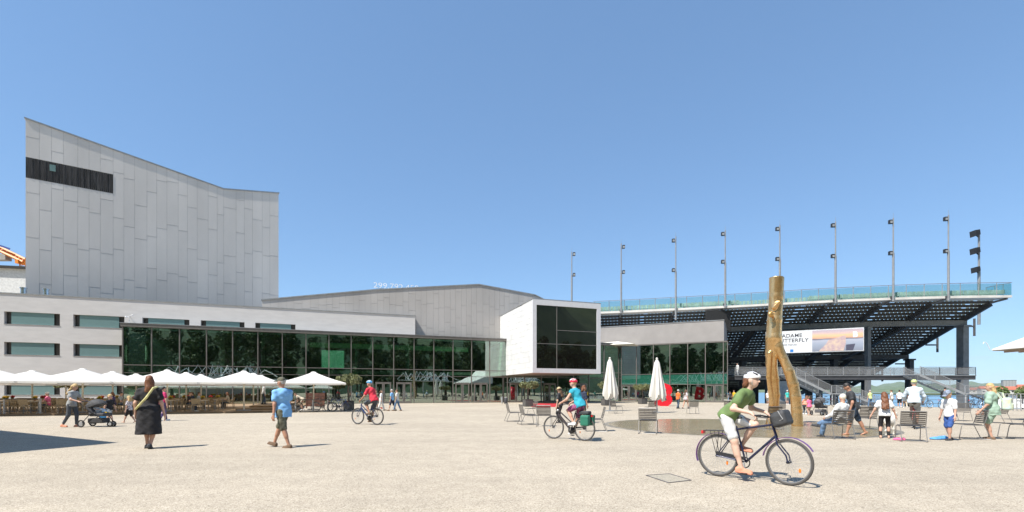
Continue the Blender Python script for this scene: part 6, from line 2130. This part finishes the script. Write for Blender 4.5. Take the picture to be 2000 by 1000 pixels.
    q = person((P0.x, P0.y, 0), 108, 1.70, 'white haired person in white shirt and jeans sitting with crossed leg', dict(pel=(0, -.06, .54), lean=-10, hpitch=6, hyaw=-8, al=(-.10, .46, .075), ar=(-.12, .56, .40), fr=(-.55, .8, .15), fl=(0, 1, -.05), hl=(-.22, .22, .62), hr=(.06, .26, .68), loose=.02), ('long', 'white'), ('trousers', 'denim'), 'charcoal', 'white', 'short', None, SKIN, .0135, fat=1.05)
    person(gp(1668, 850), 160, 1.72, 'barefoot man in dark speckled T-shirt and denim shorts wading past', dict(lean=14, hpitch=32, al=(-.07, .22, .06), ar=(.08, -.34, .10), fr=(0, 1, -.4), hl=(-.24, .18, .80), hr=(.36, -.12, 1.0), elbow=(.9, -.8, 0)), ('tee', 'charcoal'), ('knee', 'dkdenim'), None, 'dark', 'short', None, SKIN_T, .0135, fat=1.08)
    person(gp(1728, 856), 60, 1.38, 'girl with long auburn hair, white top and black leggings by the dog', dict(lean=6, hpitch=14, hl=(-.34, .06, .66), hr=(.30, .08, .62), head=1.2, al=(-.10, .0, .062), ar=(.10, .02, .062), hairlen=1.25, loose=.02), ('tee', 'white'), ('leggings', 'black'), None, 'red', 'long', None, SKIN, .0125)
    person(gp(1856, 860), 190, 1.44, 'boy in white T-shirt, navy shorts and grey cap looking down', dict(lean=6, hpitch=30, hyaw=6, head=1.18, al=(-.06, .10, .065), ar=(.07, -.10, .065), hl=(-.24, .14, .66), hr=(.24, .06, .66)), ('half', 'white'), ('knee', 'blue'), 'charcoal', 'blond', 'short', ('cap', 'capgrey'), SKIN, .0125)
    q = person(gp(1938, 858), 128, 1.66, 'woman in sage green playsuit with long blond hair and pale backpack', dict(lean=4, hpitch=4, hyaw=24, hl=(-.30, .22, .84), hr=(.26, .16, .84), al=(-.09, .0, .075), ar=(.09, .06, .075), loose=.03, hem=.10, hairlen=1.0), ('half', 'sage'), ('shorts', 'sage'), 'brownshoe', 'blond', 'long', None, SKIN, .0125, fat=1.22)
    bp = q['root'].location + Matrix.Rotation(q['root'].rotation_euler.z, 3, 'Z') @ Vector((.10, -.30, 0))
    rb = empty('backpack', (bp.x, bp.y, .88), q['root'].rotation_euler.z, 'pale yellow and blue patterned backpack on the woman in green', 'backpack')
    bm_ = M('cloth_backpack', (.62, .62, .30), .8, 0, .3, 9, col2=(.45, .60, .66), bump=.3, bscale=14)
    sdf([('b', (0, 0, .18), (.10, .05, .13), None, .05), ('b', (0, -.08, .10), (.07, .02, .06), None, .03)], .015, .03, (), 'bag_body', bm_, rb)
    for s in (-1, 1): MB().tube([(s * .08, .06, .05), (s * .13, .10, .28), (s * .12, .22, .52), (s * .10, .10, .50), (s * .07, .06, .34)], .014, 6).build('strap', bm_, rb, True)
    # --- beyond the pool
    person(gp(1581, 811), 100, 1.12, 'small child in pink dress standing by the pushchair', dict(head=1.3, hem_z=.5), ('dress', 'pink'), None, None, 'brown', 'bun', None, SKIN, .02)
    person(gp(1572, 809), 40, 1.45, 'woman with auburn hair bending beside the pink dressed child', dict(pel=(0, 0, .60), lean=38, hpitch=30, hr=(.2, .45, .6), hl=(-.2, .45, .6)), ('tee', 'coral'), ('trousers', 'dkgrey'), 'white', 'red', 'long', None, SKIN, .02)
    stroller(gp(1602, 811), 30, 'grey pushchair beside the small child in pink', (.10, .10, .105))
    person(gp(1538, 790), 95, 1.62, 'person in turquoise T-shirt with white cap under the grandstand', None, ('tee', 'turq'), ('knee', 'grey'), 'white', 'grey', 'short', ('cap', 'white'), SKIN, .03)
    for px, py, hd, H, lb, top, bot, hair in ((1757, 796, 60, 1.6, 'person in white shirt and black shorts at the quay railing', ('tee', 'white'), ('knee', 'black'), 'dark'), (1768, 796, 70, 1.66, 'person with black backpack and beige trousers at the quay railing', ('tee', 'charcoal'), ('trousers', 'beige'), 'brown'),
                                            (1742, 796, 120, 1.6, 'person in pale top beside the pair at the railing', ('tee', 'offwhite'), ('trousers', 'grey'), 'brown'), (1426, 789, 80, 1.5, 'person in dark clothes by the pavilion corner', ('tee', 'charcoal'), ('trousers', 'black'), 'dark'), (1434, 789, 200, 1.62, 'person in yellow top by the pavilion corner', ('tee', 'yellow'), ('trousers', 'navy'), 'brown'),
                                            (1700, 795, 100, 1.6, 'person in lime top below the nearer stair', ('tee', 'helmetlime'), ('trousers', 'denim'), 'grey'), (1500, 790, 60, 1.55, 'person in white seen past the bronze trunk', ('tee', 'white'), ('knee', 'grey'), 'grey')):
        person(gp(px, py), hd, H, lb, W(1, .14, H), top, bot, 'white', hair, 'short', None, SKIN, .03)
    p = at(1430, 713, 68); 
    person((p.x + .9, 68.3, 3.752), 200, 1.75, 'person in white standing on the raised walkway', None, ('long', 'white'), ('trousers', 'white'), 'white', 'dark', 'short', None, SKIN, .035)
    # --- cafe guests
    sit = lambda H: dict(pel=(0, 0, .50), lean=8, al=(-.09, .42, .07), ar=(.09, .42, .07), hl=(-.2, .38, .74), hr=(.2, .38, .74))
    guests = [(371, 'person in black top eating at a cafe table', 'black', 'red', 'short'), (383, 'person in grey top at the table under the parasol', 'grey', 'brown', 'short'), (389, 'person in navy top leaning over a cafe table', 'navy', 'brown', 'short'), (398, 'person in pale top with auburn hair at a cafe table', 'beige', 'red', 'bob'),
              (414, 'person in dark vest at a cafe table', 'charcoal', 'grey', 'short'), (430, 'person in black at the rear cafe table', 'black', 'dark', 'short'), (100, 'person in pink shirt and white sun hat at the cafe', 'pink', 'grey', 'short'), (192, 'person with auburn hair at a cafe table behind the boy', 'purple', 'red', 'bob'),
              (238, 'person with dark hair at a table near the menu board', 'grey', 'dark', 'short'), (470, 'person in pale pink at the end cafe table', 'coral', 'grey', 'short'), (500, 'person in peach top beside the waiter', 'coral', 'brown', 'short')]
    rng = random.Random(3)
    avail = [s_ for s_ in SPOTS if s_[2] < 3]
    for px, lb, c, hr_, stl in guests:
        tgt = min(avail, key=lambda s_: abs(CX + F * s_[0].x / s_[0].y - px) + s_[2] * 6)
        avail.remove(tgt)
        sd = rng.choice((-1, 1))
        rz = tgt[1]
        q = tgt[0] + Vector((math.cos(rz) * .70 * sd, math.sin(rz) * .70 * sd, 0))
        q.z = .12
        person(q, math.degrees(rz) + (180 if sd > 0 else 0), 1.66, lb, sit(1.66), ('tee', c), ('trousers', 'dkdenim'), 'white', hr_, stl, ('bucket', 'white') if 'sun hat' in lb else None, SKIN, .028, group='guests at the cafe tables')
    w = FTM.world(FTM.x(515, 8), 8, .40)
    person(w, 30, 1.72, 'waiter in white shirt and dark trousers standing on the cafe steps', W(1, .1), ('long', 'white'), ('trousers', 'dkdenim'), 'black', 'dark', 'short', None, SKIN, .028)
    person(gp(592, 801), 185, 1.72, 'man in beige shirt and shorts bending down by the parked bicycles', dict(pel=(0, 0, .84), lean=62, hpitch=40, hl=(-.2, .55, .62), hr=(.2, .55, .62)), ('tee', 'beige'), ('knee', 'beige'), 'white', 'brown', 'short', None, SKIN, .026)
    # --- white dog
    p = gp(1735, 850)
    d = empty('dog', p, R(30 - 90), 'white dog standing behind the girl with long hair', 'dog')
    fur = M('dog_white', (.68, .64, .56), .85, 0, .1, 10, bump=.5, bscale=30)
    pr = [('e', (0, .16, .44), (.105, .18, .135)), ('e', (0, -.14, .45), (.09, .22, .10)), ('c', (0, .28, .50), (0, .40, .64), .075, .055), ('e', (0, .44, .67), (.062, .085, .065)), ('c', (0, .50, .655), (0, .60, .63), .036, .026),
          ('c', (0, -.33, .48), (0, -.50, .40), .028, .014), ('c', (0, -.50, .40), (0, -.56, .46), .014, .008), ('e', (-.055, .41, .70), (.018, .03, .05)), ('e', (.055, .41, .70), (.018, .03, .05))]
    for s in (-1, 1):
        pr += [('c', (s * .065, .20, .38), (s * .065, .18, .20), .045, .028), ('c', (s * .065, .18, .20), (s * .065, .20, .04), .026, .02), ('c', (s * .065, .20, .028), (s * .065, .25, .022), .024, .02),
               ('c', (s * .07, -.28, .40), (s * .07, -.20, .26), .065, .038), ('c', (s * .07, -.20, .26), (s * .07, -.36, .16), .034, .022), ('c', (s * .07, -.36, .16), (s * .07, -.33, .04), .022, .018), ('c', (s * .07, -.33, .028), (s * .07, -.27, .022), .024, .02)]
    sdf(pr, .013, .035, (), 'body', fur, d)
    MB().ball((0, .615, .645), .016, 8, 5).build('nose', RUB, d, True)
    for s in (-1, 1): MB().ball((s * .035, .50, .69), .009, 8, 5).build('eye', EYE, d, True)
    MB().torus((0, .345, .575), .066, .010, 'y', 18, 5).build('collar', CL['red'], d, True)
    # --- things lying on the ground
    p = gp(1757, 860)
    r = empty('sneakers', p, R(30), 'pair of pink sneakers left on the ground beside a chair leg', 'shoes')
    for s in (-1, 1): sdf([('c', (s * .06, -.08, .045), (s * .06, .10, .035), .042, .032), ('b', (s * .06, .01, .012), (.032, .12, .006), None, .006)], .01, .02, [((0, 0, .004), (0, 0, -1))], 'shoe', CL['pink'], r)
    p = gp(1838, 858)
    r = empty('blue_towel', p, R(15), 'crumpled blue towel on the ground by the boy in the cap', 'towel')
    sdf([('e', (-.15, 0, .03), (.25, .14, .05)), ('e', (.12, .05, .035), (.2, .12, .06)), ('c', (-.3, -.03, .03), (.25, .06, .07), .03, .03), ('e', (.3, -.02, .02), (.12, .1, .03))], .015, .03, [((0, 0, .003), (0, 0, -1))], 'folds', M('cloth_towel', (.10, .33, .68), .85, 0, .25, 12, bump=.4, bscale=14), r)
crowd()

# ------------------------------------------------------------------ railing, plants and loungers past the woman in green
def right_edge():
    a, b = gp(1935, 800), gp(2080, 806)
    r = empty('garden_fence', (0, 0, 0), 0, 'pale metal fence with upright bars beside the lake path', 'fence')
    n = 18
    for i in range(n + 1):
        p = a.lerp(b, i / n); MB().bar(p, p + Vector((0, 0, 1.25)), .05, .05, up=(0, 1, 0)).build('bar', steel_lt, r)
    MB().bar(a + Vector((0, 0, 1.27)), b + Vector((0, 0, 1.27)), .05, .05).build('top_rail', steel_lt, r)
    MB().bar(a + Vector((0, 0, .12)), b + Vector((0, 0, .12)), .04, .04).build('low_rail', steel_lt, r)
    for px, py, lb in ((1956, 797, 'leafy shrub with upright leaves behind the pale fence'), (1998, 798, 'leafy shrub at the frame edge behind the pale fence')):
        p = gp(px, py)
        q = empty('shrub', p, 0, lb, 'shrub')
        MB().tube([(0, 0, 0), (0, 0, 1.2)], .04, 6).build('stem', bark, q)
        crown_obj('leaves', 900, [(0, 0, 1.5, .45), (.3, 0, 1.3, .35), (-.3, 0, 1.35, .35), (0, 0, 1.0, .35)], .09, px, M('shrub_leaf', (.12, .18, .05), .6), q)
    for px, lb in ((1957, 'white lounge sofa behind the pale fence'), (1984, 'second white lounge sofa behind the pale fence')):
        p = gp(px, 799.0) + Vector((0, 0, 0))
        q = empty('lounge_sofa', p, R(-35), lb, 'sofa')
        MB().box(-.55, .55, -.4, .4, .12, .42).build('seat', CL['white'], q)
        MB().box(-.55, .55, .28, .42, .425, .85).build('backrest', CL['white'], q)
        for s in (-1, 1): MB().box(s * .55 - .08, s * .55 + .08, -.42, .27, .13, .62).build('arm', CL['white'], q)
        for s in (-1, 1):
            for t in (-1, 1): MB().box(s * .48 - .03, s * .48 + .03, t * .33 - .03, t * .33 + .03, 0, .118).build('leg', steel_dk, q)
right_edge()
# ------------------------------------------------------------------ summer haze over the lake
def haze():
    m = bpy.data.materials.new('pale_air'); m.use_nodes = True
    t = m.node_tree; t.nodes.clear()
    o = t.nodes.new('ShaderNodeOutputMaterial')
    v = t.nodes.new('ShaderNodeVolumePrincipled')
    v.inputs['Color'].default_value = (.80, .88, 1.0, 1)
    v.inputs['Density'].default_value = 1.3e-5
    t.links.new(v.outputs[0], o.inputs['Volume'])
    tag(MB().box(-17000, 21000, -2600, 13500, -3, 830).build('haze', m), 'pale summer haze lying over the lake', 'haze', kind='stuff')
haze()
